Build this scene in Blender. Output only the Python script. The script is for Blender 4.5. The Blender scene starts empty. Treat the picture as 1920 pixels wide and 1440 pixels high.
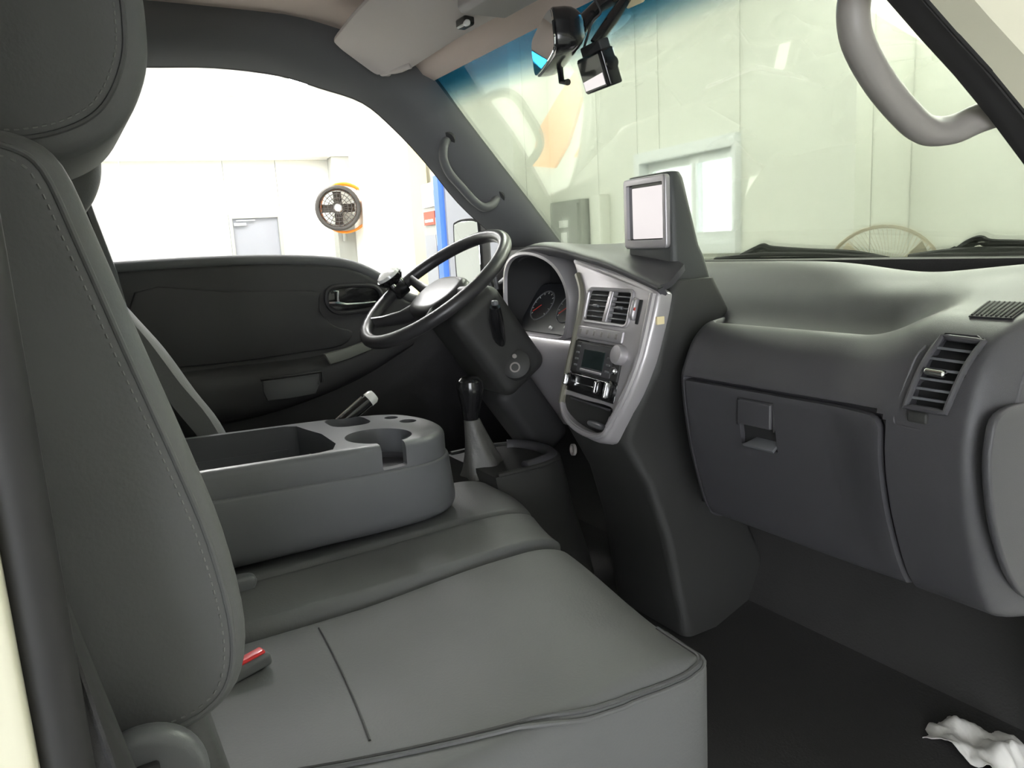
import bpy, bmesh, math, random
from mathutils import Vector, Matrix, noise
random.seed(7)
S = bpy.context.scene
COL = S.collection
R = math.radians
# ---------------------------------------------------------------- camera
CAM = Vector((1.214, 0.0, 0.95))
RX = Vector((0.50959961, 0.85861837, -0.05552239))     # image right
RD = Vector((0.12885571, -0.13996112, -0.98173677))    # image down
RF = Vector((-0.8507082, 0.4931383, -0.18196201))      # view direction
FPX = 1442.0
cd = bpy.data.cameras.new('camera'); cam = bpy.data.objects.new('camera', cd); COL.objects.link(cam)
m = Matrix.Identity(4)
for i in range(3):
    m[i][0] = RX[i]; m[i][1] = -RD[i]; m[i][2] = -RF[i]; m[i][3] = CAM[i]
cam.matrix_world = m
cd.sensor_fit = 'HORIZONTAL'; cd.sensor_width = 36.0; cd.lens = FPX / 1920 * 36.0
cd.clip_start = 0.02; cd.clip_end = 200
S.camera = cam
# ---------------------------------------------------------------- daylight and exposure
w = bpy.data.worlds.new('overcast_sky'); S.world = w; w.use_nodes = True
bg = w.node_tree.nodes['Background']; bg.inputs[0].default_value = (0.93, 0.96, 1.0, 1); bg.inputs[1].default_value = 4.2
S.view_settings.view_transform = 'Standard'; S.view_settings.look = 'None'
S.view_settings.exposure = 1.36; S.view_settings.gamma = 1.0; S.view_settings.use_curve_mapping = False
LAMP = 24.0      # strength of the ceiling lamps, nearly all added for brightness

# ---------------------------------------------------------------- helpers
def ray(px, py):
    return RX * ((px - 960) / FPX) + RD * ((py - 720) / FPX) + RF
def at(px, py, ax, val):
    d = ray(px, py); i = 'xyz'.index(ax); return CAM + d * ((val - CAM[i]) / d[i])
def atp(px, py, O, N):
    d = ray(px, py); return CAM + d * ((Vector(O) - CAM).dot(N) / d.dot(N))
def V(*a): return Vector(a)

MATS = {}
def srgb(r, g, b):
    f = lambda c: ((c / 255 + 0.055) / 1.055) ** 2.4 if c > 10 else c / 255 / 12.92
    return (f(r), f(g), f(b))
def M(name, col, rough=0.5, metal=0.0, bump=None, var=None, spec=0.5, coat=0.0, emit=None):
    mt = bpy.data.materials.new(name); mt.use_nodes = True
    nt = mt.node_tree; b = nt.nodes['Principled BSDF']
    b.inputs['Base Color'].default_value = (*col, 1); b.inputs['Roughness'].default_value = rough
    b.inputs['Metallic'].default_value = metal; b.inputs['Specular IOR Level'].default_value = spec
    b.inputs['Coat Weight'].default_value = coat
    tc = nt.nodes.new('ShaderNodeTexCoord')
    if var:
        n = nt.nodes.new('ShaderNodeTexNoise'); n.inputs['Scale'].default_value = var[0]; n.inputs['Detail'].default_value = 5
        nt.links.new(tc.outputs['Object'], n.inputs['Vector'])
        mx = nt.nodes.new('ShaderNodeMix'); mx.data_type = 'RGBA'
        mx.inputs[6].default_value = (*[c * (1 - var[1]) for c in col], 1); mx.inputs[7].default_value = (*[min(1, c * (1 + var[1])) for c in col], 1)
        nt.links.new(n.outputs['Fac'], mx.inputs[0]); nt.links.new(mx.outputs[2], b.inputs['Base Color'])
    if bump:
        n = nt.nodes.new('ShaderNodeTexNoise'); n.inputs['Scale'].default_value = bump[0]; n.inputs['Detail'].default_value = 3
        nt.links.new(tc.outputs['Object'], n.inputs['Vector'])
        bp = nt.nodes.new('ShaderNodeBump'); bp.inputs['Strength'].default_value = bump[1]; bp.inputs['Distance'].default_value = 0.002
        nt.links.new(n.outputs['Fac'], bp.inputs['Height']); nt.links.new(bp.outputs[0], b.inputs['Normal'])
    if emit:
        b.inputs['Emission Color'].default_value = (*emit[0], 1); b.inputs['Emission Strength'].default_value = emit[1]
    MATS[name] = mt; return mt
def G(name, tint, refl=1.0, band=None):
    mt = bpy.data.materials.new(name); mt.use_nodes = True; nt = mt.node_tree
    nt.nodes.remove(nt.nodes['Principled BSDF']); out = nt.nodes['Material Output']
    tr = nt.nodes.new('ShaderNodeBsdfTransparent'); tr.inputs[0].default_value = (*tint, 1)
    gl = nt.nodes.new('ShaderNodeBsdfGlossy'); gl.inputs['Roughness'].default_value = 0.0
    fr = nt.nodes.new('ShaderNodeFresnel'); fr.inputs[0].default_value = 1.45
    if refl != 1.0:
        mm = nt.nodes.new('ShaderNodeMath'); mm.operation = 'MULTIPLY'; mm.inputs[1].default_value = refl
        nt.links.new(fr.outputs[0], mm.inputs[0]); fac = mm.outputs[0]
    else: fac = fr.outputs[0]
    if band:      # dyed shade band along the top of the glass: height range and colour
        ge = nt.nodes.new('ShaderNodeNewGeometry'); sp = nt.nodes.new('ShaderNodeSeparateXYZ')
        mr = nt.nodes.new('ShaderNodeMapRange'); mr.interpolation_type = 'SMOOTHSTEP'
        mr.inputs[1].default_value = band[0]; mr.inputs[2].default_value = band[1]
        mx = nt.nodes.new('ShaderNodeMix'); mx.data_type = 'RGBA'
        mx.inputs[6].default_value = (*tint, 1); mx.inputs[7].default_value = (*band[2], 1)
        nt.links.new(ge.outputs['Position'], sp.inputs[0]); nt.links.new(sp.outputs[2], mr.inputs[0])
        nt.links.new(mr.outputs[0], mx.inputs[0]); nt.links.new(mx.outputs[2], tr.inputs[0])
    ms = nt.nodes.new('ShaderNodeMixShader')
    nt.links.new(fac, ms.inputs[0]); nt.links.new(tr.outputs[0], ms.inputs[1]); nt.links.new(gl.outputs[0], ms.inputs[2])
    nt.links.new(ms.outputs[0], out.inputs[0]); MATS[name] = mt; return mt

WPOS = {}
def tag(o, label=None, cat=None, group=None, kind=None):
    if label: o['label'] = label
    if cat: o['category'] = cat
    if group: o['group'] = group
    if kind: o['kind'] = kind
    return o
def thing(name, loc, label, cat, group=None, kind=None):
    o = bpy.data.objects.new(name, None); COL.objects.link(o); o.location = loc; o.empty_display_size = 0.05
    WPOS[o] = Vector(loc); return tag(o, label, cat, group, kind)
def mk(name, verts, faces, mat, parent=None, smooth=True, ang=38):
    vs = [Vector(v) for v in verts]
    lo = Vector([min(v[i] for v in vs) for i in range(3)]); hi = Vector([max(v[i] for v in vs) for i in range(3)])
    c = (lo + hi) / 2
    if parent is None: c.z = lo.z
    me = bpy.data.meshes.new(name); me.from_pydata([v - c for v in vs], [], faces)
    bm = bmesh.new(); bm.from_mesh(me); bmesh.ops.remove_doubles(bm, verts=bm.verts, dist=1e-6)
    bmesh.ops.recalc_face_normals(bm, faces=bm.faces); bm.to_mesh(me); bm.free()
    if smooth:
        for p in me.polygons: p.use_smooth = True
        me.set_sharp_from_angle(angle=R(ang))
    me.materials.append(mat if not isinstance(mat, str) else MATS[mat])
    o = bpy.data.objects.new(name, me); COL.objects.link(o)
    if parent: o.parent = parent; o.location = c - WPOS[parent]
    else: o.location = c
    WPOS[o] = c; return o
def join(*parts):
    vs, fs = [], []
    for v, f in parts:
        k = len(vs); vs += list(v); fs += [tuple(i + k for i in q) for q in f]
    return vs, fs
def cr(pts, n=6, closed=False):          # Catmull-Rom through points of any dimension
    isv = isinstance(pts[0], Vector); pts = [tuple(p) for p in pts]; N = len(pts); out = []
    segs = N if closed else N - 1
    for i in range(segs):
        P = []
        for k in (-1, 0, 1, 2):
            j = i + k
            P.append(pts[j % N] if closed else pts[min(max(j, 0), N - 1)])
        for s in range(n):
            t = s / n
            out.append(tuple(0.5 * (2 * b + (c - a) * t + (2 * a - 5 * b + 4 * c - d) * t * t + (3 * b - a - 3 * c + d) * t ** 3) for a, b, c, d in zip(*P)))
    if not closed: out.append(pts[-1])
    return [Vector(p) for p in out] if isv else out
def loft(rings, closed=True, caps=True):   # rings: lists of equal length
    n = len(rings[0]); vs = [Vector(p) for r in rings for p in r]; fs = []
    for i in range(len(rings) - 1):
        for j in range(n if closed else n - 1):
            a = i * n + j; b = i * n + (j + 1) % n
            fs.append((a, b, b + n, a + n))
    if closed and caps:
        fs.append(tuple(range(n))[::-1]); fs.append(tuple((len(rings) - 1) * n + j for j in range(n)))
    return vs, fs
def tube(path, r, seg=10, closed=False, caps=True, flat=1.0):
    P = [Vector(p) for p in path]; n = len(P); rr = r if isinstance(r, (list, tuple)) else [r] * n
    rings = []; up = None
    for i in range(n):
        if closed: t = (P[(i + 1) % n] - P[i - 1])
        else: t = P[min(i + 1, n - 1)] - P[max(i - 1, 0)]
        t.normalize()
        if up is None:
            up = Vector((0, 0, 1)) if abs(t.z) < 0.9 else Vector((1, 0, 0))
        a = (up - t * up.dot(t)).normalized(); b = t.cross(a); up = a
        rings.append([P[i] + (a * math.cos(2 * math.pi * k / seg) + b * (flat * math.sin(2 * math.pi * k / seg))) * rr[i] for k in range(seg)])
    if closed:
        return loft(rings + [rings[0]], True, False)
    return loft(rings, True, caps)
def offs(poly, d):                       # inset a closed 2D polygon (counter-clockwise or clockwise)
    n = len(poly); A = sum(poly[i][0] * poly[(i + 1) % n][1] - poly[(i + 1) % n][0] * poly[i][1] for i in range(n))
    s = 1 if A > 0 else -1; out = []
    for i in range(n):
        x0, y0 = poly[i - 1]; x1, y1 = poly[i]; x2, y2 = poly[(i + 1) % n]
        a = Vector((x1 - x0, y1 - y0)); b = Vector((x2 - x1, y2 - y1))
        if a.length < 1e-9: a = b
        if b.length < 1e-9: b = a
        a.normalize(); b.normalize()
        na = Vector((-a.y, a.x)) * s; nb = Vector((-b.y, b.x)) * s
        nn = (na + nb)
        nn = nn.normalized() if nn.length > 1e-6 else na
        k = max(0.5, nn.dot(na))
        out.append((x1 + nn.x * d / k, y1 + nn.y * d / k))
    return out
def puff(poly, a0, a1, r, f, seg=4, r1=None):   # rounded prism; f(u, v, w) -> world
    r1 = r if r1 is None else r1; rings = []
    for k in range(seg + 1):
        g = k / seg * math.pi / 2
        rings.append([f(u, v, a0 + r * (1 - math.cos(g)) if a1 > a0 else a0 - r * (1 - math.cos(g))) for u, v in offs(poly, r * (1 - math.sin(g)))])
    for k in range(seg, -1, -1):
        g = k / seg * math.pi / 2
        rings.append([f(u, v, a1 - r1 * (1 - math.cos(g)) if a1 > a0 else a1 + r1 * (1 - math.cos(g))) for u, v in offs(poly, r1 * (1 - math.sin(g)))])
    return loft(rings)
def frame(O, U, W, N):                   # local axes -> f(u, v, w)
    O, U, W, N = Vector(O), Vector(U).normalized(), Vector(W).normalized(), Vector(N).normalized()
    return lambda u, v, w: O + U * u + W * v + N * w
def rrect(x0, x1, y0, y1, r, seg=4):
    o = []
    for cx, cy, a in ((x1 - r, y1 - r, 0), (x0 + r, y1 - r, 90), (x0 + r, y0 + r, 180), (x1 - r, y0 + r, 270)):
        for k in range(seg + 1):
            t = R(a + 90 * k / seg); o.append((cx + r * math.cos(t), cy + r * math.sin(t)))
    return o
def circ(cx, cy, rx, ry=None, n=24):
    ry = ry or rx
    return [(cx + rx * math.cos(2 * math.pi * k / n), cy + ry * math.sin(2 * math.pi * k / n)) for k in range(n)]
def rbox(lo, hi, r, seg=4, div=1, f=None, deform=None):   # rounded box with a subdivided surface
    lo, hi = Vector(lo), Vector(hi); c = (lo + hi) / 2; h = (hi - lo) / 2
    rr = [min(q, h[i] * 0.999) for i, q in enumerate(r if isinstance(r, (tuple, list)) else (r, r, r))]
    ax = []
    for i in range(3):
        dv = div[i] if isinstance(div, (tuple, list)) else div
        t = [math.tan(k * math.pi / 4 / seg) for k in range(seg + 1)]
        left = [-(h[i] - rr[i]) - rr[i] * q for q in reversed(t)]
        mid = [-(h[i] - rr[i]) + 2 * (h[i] - rr[i]) * k / dv for k in range(1, dv)]
        right = [(h[i] - rr[i]) + rr[i] * q for q in t]
        ax.append(left + mid + right)
    vs, fs = [], []
    for d in range(3):
        a, b = (d + 1) % 3, (d + 2) % 3
        for s in (-1, 1):
            base = len(vs)
            for i in ax[a]:
                for j in ax[b]:
                    p = [0, 0, 0]; p[d] = s * h[d]; p[a] = i; p[b] = j
                    q = [max(-(h[k] - rr[k]), min(h[k] - rr[k], p[k])) for k in range(3)]
                    e = Vector([(p[k] - q[k]) / rr[k] for k in range(3)])
                    e.normalize()
                    vs.append(c + Vector([q[k] + e[k] * rr[k] for k in range(3)]))
            na, nb = len(ax[a]), len(ax[b])
            for i in range(na - 1):
                for j in range(nb - 1):
                    k = base + i * nb + j; fs.append((k, k + 1, k + nb + 1, k + nb))
    if deform: vs = [deform(Vector(v)) for v in vs]
    if f: vs = [f(*v) for v in vs]
    return vs, fs
def sheet(g, th):                        # grid of points -> solid sheet, thickness along the normal
    nu, nv = len(g), len(g[0]); g = [[Vector(p) for p in r] for r in g]
    nrm = []
    for i in range(nu):
        row = []
        for j in range(nv):
            a = g[min(i + 1, nu - 1)][j] - g[max(i - 1, 0)][j]; b = g[i][min(j + 1, nv - 1)] - g[i][max(j - 1, 0)]
            row.append(a.cross(b).normalized())
        nrm.append(row)
    vs = [p for r in g for p in r] + [g[i][j] + nrm[i][j] * th for i in range(nu) for j in range(nv)]
    N = nu * nv; fs = []
    for i in range(nu - 1):
        for j in range(nv - 1):
            a = i * nv + j; q = (a, a + 1, a + nv + 1, a + nv); fs.append(q); fs.append(tuple(k + N for k in q[::-1]))
    edge = [i * nv for i in range(nu)], [i * nv + nv - 1 for i in range(nu)], list(range(nv)), [(nu - 1) * nv + j for j in range(nv)]
    for e in edge:
        for a, b in zip(e, e[1:]): fs.append((a, b, b + N, a + N))
    return vs, fs
def lathe(prof, O, A, n=24):             # prof: (radius, height along A)
    A = Vector(A).normalized(); u = A.orthogonal().normalized(); w2 = A.cross(u); O = Vector(O)
    rings = [[O + A * h + (u * math.cos(2 * math.pi * k / n) + w2 * math.sin(2 * math.pi * k / n)) * max(r, 1e-4) for k in range(n)] for r, h in prof]
    return loft(rings)
def box(lo, hi, f=None):
    x0, y0, z0 = lo; x1, y1, z1 = hi
    vs = [V(x, y, z) for x in (x0, x1) for y in (y0, y1) for z in (z0, z1)]
    if f: vs = [f(*v) for v in vs]
    return vs, [(0, 1, 3, 2), (4, 6, 7, 5), (0, 4, 5, 1), (2, 3, 7, 6), (0, 2, 6, 4), (1, 5, 7, 3)]
def cut(o, cutters):                     # boolean difference, baked into the mesh
    tmp = []
    for vs, fs in cutters:
        me = bpy.data.meshes.new('c'); me.from_pydata([Vector(v) - WPOS[o] for v in vs], [], fs)
        bm = bmesh.new(); bm.from_mesh(me); bmesh.ops.remove_doubles(bm, verts=bm.verts, dist=1e-6); bmesh.ops.recalc_face_normals(bm, faces=bm.faces); bm.to_mesh(me); bm.free()
        c = bpy.data.objects.new('c', me); COL.objects.link(c); c.matrix_world = Matrix.Translation(WPOS[o]); tmp.append(c)
        md = o.modifiers.new('b', 'BOOLEAN'); md.operation = 'DIFFERENCE'; md.solver = 'EXACT'; md.object = c
    bpy.context.view_layer.update()
    dg = bpy.context.evaluated_depsgraph_get()
    me = bpy.data.meshes.new_from_object(o.evaluated_get(dg)); o.modifiers.clear(); o.data = me
    me.set_sharp_from_angle(angle=R(38))
    for c in tmp: bpy.data.objects.remove(c)
def stitches(path, N, mat, parent, pitch=0.008, ln=0.004, r=0.0009):
    P = [Vector(p) for p in path]; parts = []; acc = 0
    for a, b in zip(P, P[1:]):
        d = b - a; L = d.length
        if L < 1e-6: continue
        t = acc
        while t < L:
            c = a + d * (t / L); q = d.normalized() * ln / 2; parts.append(tube([c - q, c + q], r, 5)); t += pitch
        acc = t - L
    o = mk('stitching', *join(*parts), mat, parent); o['kind'] = 'stuff'; return o
def smooth01(t): t = max(0, min(1, t)); return t * t * (3 - 2 * t)
def lerp(a, b, t): return a + (b - a) * t

# ---------------------------------------------------------------- materials
M('cream_panel', (0.78, 0.785, 0.715), 0.55, var=(0.6, 0.05))
M('white_ceiling', (0.85, 0.85, 0.82), 0.7)
M('concrete', (0.55, 0.56, 0.53), 0.45, var=(1.5, 0.15))
M('white_frame', (0.82, 0.84, 0.84), 0.35)
M('grey_door', (0.30, 0.31, 0.34), 0.5)
M('grey_metal', (0.36, 0.37, 0.34), 0.5)
M('lamp_glow', (0.9, 0.9, 0.9), 0.5, emit=((1.0, 0.99, 0.985), LAMP))
M('orange_paint', (0.80, 0.26, 0.02), 0.4)
M('yellow_paint', (0.88, 0.78, 0.48), 0.5)
M('blue_paint', (0.05, 0.16, 0.62), 0.4)
M('dark_grille', (0.05, 0.05, 0.05), 0.6)
M('fan_grey', (0.05, 0.045, 0.04), 0.6)
M('paper', (0.80, 0.81, 0.78), 0.8)
M('red_print', (0.45, 0.09, 0.05), 0.6)
M('cream_plastic', (0.80, 0.72, 0.56), 0.4)
M('cream_paint', (0.76, 0.73, 0.58), 0.3, coat=0.3)
M('headliner', (0.62, 0.52, 0.46), 0.9, bump=(500, 0.15))
M('trim_grey', (0.115, 0.117, 0.120), 0.6, bump=(900, 0.15))
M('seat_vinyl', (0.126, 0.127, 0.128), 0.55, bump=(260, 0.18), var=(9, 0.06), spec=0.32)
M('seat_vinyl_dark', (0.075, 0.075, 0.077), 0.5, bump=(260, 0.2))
M('thread', (0.20, 0.20, 0.195), 0.7)
M('dash_plastic', (0.064, 0.062, 0.069), 0.40, bump=(1100, 0.25), var=(12, 0.05))
M('dash_dark', (0.032, 0.032, 0.031), 0.55, bump=(1100, 0.25))
M('console_plastic', (0.135, 0.138, 0.147), 0.32, bump=(900, 0.15))
M('silver_bezel', (0.46, 0.44, 0.455), 0.33, metal=0.4)
M('bezel_olive', (0.22, 0.21, 0.17), 0.36, metal=0.3)
M('rubber', (0.018, 0.017, 0.018), 0.6)
M('black_gloss', (0.012, 0.012, 0.013), 0.18, coat=0.4)
M('black_matte', (0.022, 0.022, 0.023), 0.65)
M('wheel_black', (0.035, 0.034, 0.036), 0.34, bump=(800, 0.1))
M('chrome', (0.75, 0.75, 0.75), 0.12, metal=1.0)
M('pearl', (0.82, 0.82, 0.80), 0.2, coat=0.6)
M('mirror_glass', (0.82, 0.85, 0.88), 0.02, metal=1.0)
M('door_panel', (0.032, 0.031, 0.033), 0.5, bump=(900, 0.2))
M('door_strip', (0.17, 0.175, 0.155), 0.45)
M('carpet', (0.022, 0.021, 0.020), 0.95, bump=(300, 0.6), var=(6, 0.3))
M('floor_rubber', (0.035, 0.034, 0.034), 0.7, bump=(250, 0.4), var=(5, 0.3))
M('tissue', (0.82, 0.80, 0.78), 0.9)
M('red_button', (0.72, 0.012, 0.015), 0.35, coat=0.3)
M('webbing', (0.030, 0.029, 0.031), 0.85, bump=(700, 0.4))
M('sticker_yellow', (0.85, 0.72, 0.45), 0.6)
M('gauge_face', (0.02, 0.021, 0.025), 0.35)
M('screen_dark', (0.02, 0.03, 0.03), 0.15)
M('pale_glow', (0.05, 0.05, 0.05), 0.2, emit=((1.0, 0.93, 0.93), 0.34))  # monitor screen glow, also used for the dash camera's painted reflection
M('gauge_red', (0.6, 0.05, 0.03), 0.5)
M('boot_leather', (0.10, 0.098, 0.092), 0.45, bump=(200, 0.3))
M('monitor_shell', (0.06, 0.063, 0.062), 0.5, bump=(1000, 0.2))
G('windshield_glass', (0.917, 0.957, 0.885), 0.72, band=(1.288, 1.358, (0.09, 0.30, 0.42)))
G('clear_glass', (0.97, 0.98, 0.98), 0.6)

# ================================================================ the workshop
BA = R(6)
def B(bx, by, z): return V(CAM.x + bx * math.cos(BA) + by * math.sin(BA), CAM.y - bx * math.sin(BA) + by * math.cos(BA), z)
GZ, CZ = -0.65, 2.66
def bbox(x0, x1, y0, y1, z0, z1): return box((x0, y0, z0), (x1, y1, z1), B)
def struct(name, geo, mat, label, cat, smooth=False):
    return tag(mk(name, *geo, mat, None, smooth), label, cat, kind='structure')
struct('floor_workshop', bbox(-13.3, 6, -8, 4.2, GZ - 0.1, GZ), 'concrete', 'grey concrete workshop floor under the truck', 'floor')
struct('ceiling_workshop', bbox(-13.3, 6, -8, 4.2, CZ, CZ + 0.1), 'white_ceiling', 'white workshop ceiling above the truck', 'ceiling')
def wall(name, label):
    return thing(name, B(0, 0, GZ), label, 'wall', kind='structure')
def panel(p, x0, x1, y0, y1, z0, z1):
    g = 0.004
    if abs(x1 - x0) > abs(y1 - y0): x0 += g; x1 -= g
    else: y0 += g; y1 -= g
    mk('panel', *bbox(x0, x1, y0, y1, z0, z1), 'cream_panel', p, False)
wf = wall('wall_front', 'cream sandwich-panel workshop wall seen through the windscreen')
xs = [-13.0, -11.7, -10.4, -9.1, -7.8, -6.405]
for a, b in zip(xs, xs[1:]): panel(wf, a, b, 3.0, 3.12, GZ, CZ)
panel(wf, -6.525, -6.405, 3.12, 3.44, GZ, CZ)
WX0, WX1, WZ0, WZ1 = -4.99, -3.875, 0.80, 1.53
for a, b in ((-6.405, -5.56), (-5.56, WX0), (WX1, -3.816), (-3.816, -3.0)): panel(wf, a, b, 3.36, 3.48, GZ, CZ)
for a, b in ((WX0, -4.714), (-4.714, WX1)):
    panel(wf, a, b, 3.36, 3.48, WZ1, CZ); panel(wf, a, b, 3.36, 3.48, GZ, WZ0)
panel(wf, -3.12, -3.0, 3.48, 3.85, GZ, CZ)
for k in range(8): panel(wf, -3.0 + k * 1.12, -3.0 + (k + 1) * 1.12, 3.77, 3.89, GZ, CZ)
wl = wall('wall_left', 'overexposed cream workshop wall beyond the driver window')
DX0, DX1, DZ = 1.13, 1.92, 1.60
for a, b in ((-8, -6.8), (-6.8, -5.5), (-5.5, -4.2), (-4.2, -2.9), (-2.9, -1.6), (-1.6, -0.3), (-0.3, DX0), (DX1, 3.0)):
    panel(wl, -13.12, -13.0, a, b, GZ, CZ)
panel(wl, -13.12, -13.0, DX0, DX1, DZ, CZ)
wb = wall('wall_back', 'cream workshop wall behind the truck')
for k in range(9): panel(wb, -13.0 + k * 1.25, -13.0 + (k + 1) * 1.25, -8.12, -8.0, GZ, CZ)
wr = wall('wall_right', 'cream workshop wall with an unseen open doorway added to let in daylight')  # doorway out of view, its width set to let sky light onto the seats
for a, b in ((-8, -6.5), (-6.5, -5.0), (-1.0, -0.2), (-0.2, 1.2), (1.2, 2.5), (2.5, 3.77)): panel(wr, 5.9, 6.0, a, b, GZ, CZ)
panel(wr, 5.9, 6.0, -5.0, -1.0, 2.2, CZ)
for k in range(5): panel(wb, -1.75 + k * 1.55, -1.75 + (k + 1) * 1.55, -8.12, -8.0, GZ, CZ)
struct('trim_5', bbox(-13.0, -12.5, -8, 3.0, 2.42, CZ), 'white_ceiling', 'white boxed beam along the top of the far wall', 'beam')
# workshop window
wn = thing('window_2', B((WX0 + WX1) / 2, 3.4, WZ0), 'white framed sliding window in the cream workshop wall', 'window', kind='structure')
def wf_bar(n, x0, x1, z0, z1, y0=3.33, y1=3.47, p=wn): return mk(n, *bbox(x0, x1, y0, y1, z0, z1), 'white_frame', p, False)
wf_bar('frame', WX0, WX1, WZ1 - 0.075, WZ1, 3.32); wf_bar('frame', WX0, WX1, WZ0, WZ0 + 0.06, 3.32)
wf_bar('frame', WX0, WX0 + 0.07, WZ0 + 0.06, WZ1 - 0.075, 3.32); wf_bar('frame', WX1 - 0.035, WX1, WZ0 + 0.06, WZ1 - 0.075, 3.32)
WM = -4.36
for x0, x1, yy in ((WX0 + 0.07, WM + 0.03, 3.40), (WM - 0.02, WX1 - 0.035, 3.37)):
    s = wf_bar('sash', x0, x1, WZ1 - 0.135, WZ1 - 0.075, yy, yy + 0.035)
    wf_bar('sash', x0, x1, WZ0 + 0.06, WZ0 + 0.14, yy, yy + 0.035)
    wf_bar('sash', x0, x0 + 0.055, WZ0 + 0.14, WZ1 - 0.135, yy, yy + 0.035); wf_bar('sash', x1 - 0.03, x1, WZ0 + 0.14, WZ1 - 0.135, yy, yy + 0.035)
    mk('pane', *bbox(x0 + 0.055, x1 - 0.03, yy + 0.014, yy + 0.02, WZ0 + 0.14, WZ1 - 0.135), 'clear_glass', wn, False)
# far grey door
dr = thing('door_2', B(-13, 1.52, GZ), 'grey steel door with closer in the far workshop wall', 'door', kind='structure')
mk('door_leaf', *bbox(-13.06, -13.02, DX0 + 0.05, DX1 - 0.05, GZ, DZ - 0.06), 'grey_door', dr, False)
for a, b, c, d in ((DX0, DX0 + 0.05, GZ, DZ), (DX1 - 0.05, DX1, GZ, DZ), (DX0 + 0.05, DX1 - 0.05, DZ - 0.06, DZ)):
    mk('door_frame', *bbox(-13.08, -12.97, a, b, c, d), 'grey_metal', dr, False)
mk('door_closer', *bbox(-13.02, -12.96, 1.20, 1.38, 1.43, 1.47), 'white_frame', dr, False)
mk('closer_arm', *bbox(-12.99, -12.97, 1.24, 1.52, 1.50, 1.515), 'white_frame', dr, False)
# corner column
struct('trim_6', bbox(-12.85, -12.55, 2.72, 3.0, GZ, 2.42), 'grey_metal', 'grey-beige column in the far workshop corner', 'column')
# ceiling lamps: one seen through the tint, the rest added for brightness
LP = [(-11.8, -4.0), (-11.8, -1.4), (-11.8, 0.6), (-11.8, 2.2), (-9.8, -4.0), (-9.8, -1.4), (-9.8, 0.9), (-5.935, 2.77), (-7.8, -3.0), (-7.8, -0.4), (-7.8, 1.5), (-5.0, 0.2), (-4.9, 1.7), (-3.4, 0.2), (-3.4, 1.7), (-2.4, 3.2), (-0.9, 3.45)]
for i, (bx, by) in enumerate(LP):
    lab = 'small ceiling lamp seen through the blue tint of the windscreen' if i == 7 else 'white ceiling strip lamp added to light the workshop and cab'
    hl, hw = (0.15, 0.10) if i == 7 else (0.62, 0.10)
    t = thing('ceiling_lamp', B(bx, by, CZ), lab, 'lamp', 'workshop ceiling lamps')
    mk('housing', *bbox(bx - hl, bx + hl, by - hw, by + hw, CZ - 0.05, CZ - 0.001), 'white_frame', t, False)
    mk('diffuser', *rbox((bx - hl + 0.02, by - hw + 0.015, CZ - 0.09), (bx + hl - 0.02, by + hw - 0.015, CZ - 0.05), 0.015, 2, f=B), 'lamp_glow', t)
# industrial fan on the far wall
fx, fy, fz = -12.1, 2.66, 1.60
t = thing('wall_fan', B(-12.6, fy, fz), 'large orange industrial fan with dark grille high on the far column', 'fan')
ax = (B(1, -0.25, 0) - B(0, 0, 0)).normalized(); fo = B(fx, fy, fz)
u = V(0, 0, 1).cross(ax).normalized(); w2 = V(0, 0, 1)
cir = lambda r, d, n=36: [fo + ax * d + (u * math.cos(2 * math.pi * k / n) + w2 * math.sin(2 * math.pi * k / n)) * r for k in range(n)]
mk('guard_ring', *tube(cir(0.31, 0.06), 0.035, 8, True), 'fan_grey', t)
for r_ in (0.09, 0.15, 0.21, 0.26): mk('guard_wire', *tube(cir(r_, 0.08), 0.006, 5, True), 'fan_grey', t)
mk('guard_wire', *join(*[tube([fo + ax * 0.08, fo + ax * 0.08 + (u * math.cos(a) + w2 * math.sin(a)) * 0.31], 0.005, 5) for a in [k * math.pi / 12 for k in range(24)]]), 'fan_grey', t)
mk('drum', *loft([cir(0.30, 0.03), cir(0.31, -0.10), cir(0.31, -0.12), cir(0.28, -0.12), cir(0.27, 0.03)], True, False), 'orange_paint', t)
mk('hub', *lathe([(0, 0.09), (0.05, 0.085), (0.07, 0.06), (0.07, -0.1), (0, -0.1)], fo, ax), 'pearl', t)
for k in range(4):
    a = k * math.pi / 2; d1 = u * math.cos(a) + w2 * math.sin(a); d2 = u * -math.sin(a) + w2 * math.cos(a)
    g = [[fo + d1 * r_ + d2 * s + ax * (s * 0.6 - 0.03) for s in (-0.06, 0.0, 0.06)] for r_ in (0.05, 0.15, 0.25)]
    mk('blade', *sheet(g, 0.006), 'fan_grey', t)
for d_, r_ in ((-0.16, 0.36), (-0.05, 0.37)): mk('orange_ring', *tube([p + u * 0.09 for p in cir(r_, d_)], 0.018, 6, True), 'orange_paint', t)
mk('bracket', *tube([fo + ax * -0.1, B(-12.5, fy + 0.15, fz - 0.05), B(-12.5, fy + 0.15, fz - 0.5)], 0.03, 8), 'grey_metal', t)
# orange painted plates on the floor beside the driver door (mirrored in the windscreen)
for lab, pts in (('long orange painted plate on the workshop floor, mirrored left in the windscreen', [(-2.966, .346), (-3.03, .178), (-2.95, .05), (-2.806, -.10), (-2.75, .097), (-2.744, .347), (-2.78, .43)]),
                 ('short orange painted plate on the workshop floor, mirrored right in the windscreen', [(-2.66, .43), (-2.61, .30), (-2.52, .12), (-2.38, .25), (-2.38, .44), (-2.51, .50)])):
    tag(mk('floor_plate', *puff(pts, GZ, GZ + 0.02, 0.004, lambda u, v, w: V(u, v, w), 2), 'orange_paint'), lab, 'plate', 'orange floor plates')
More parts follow.
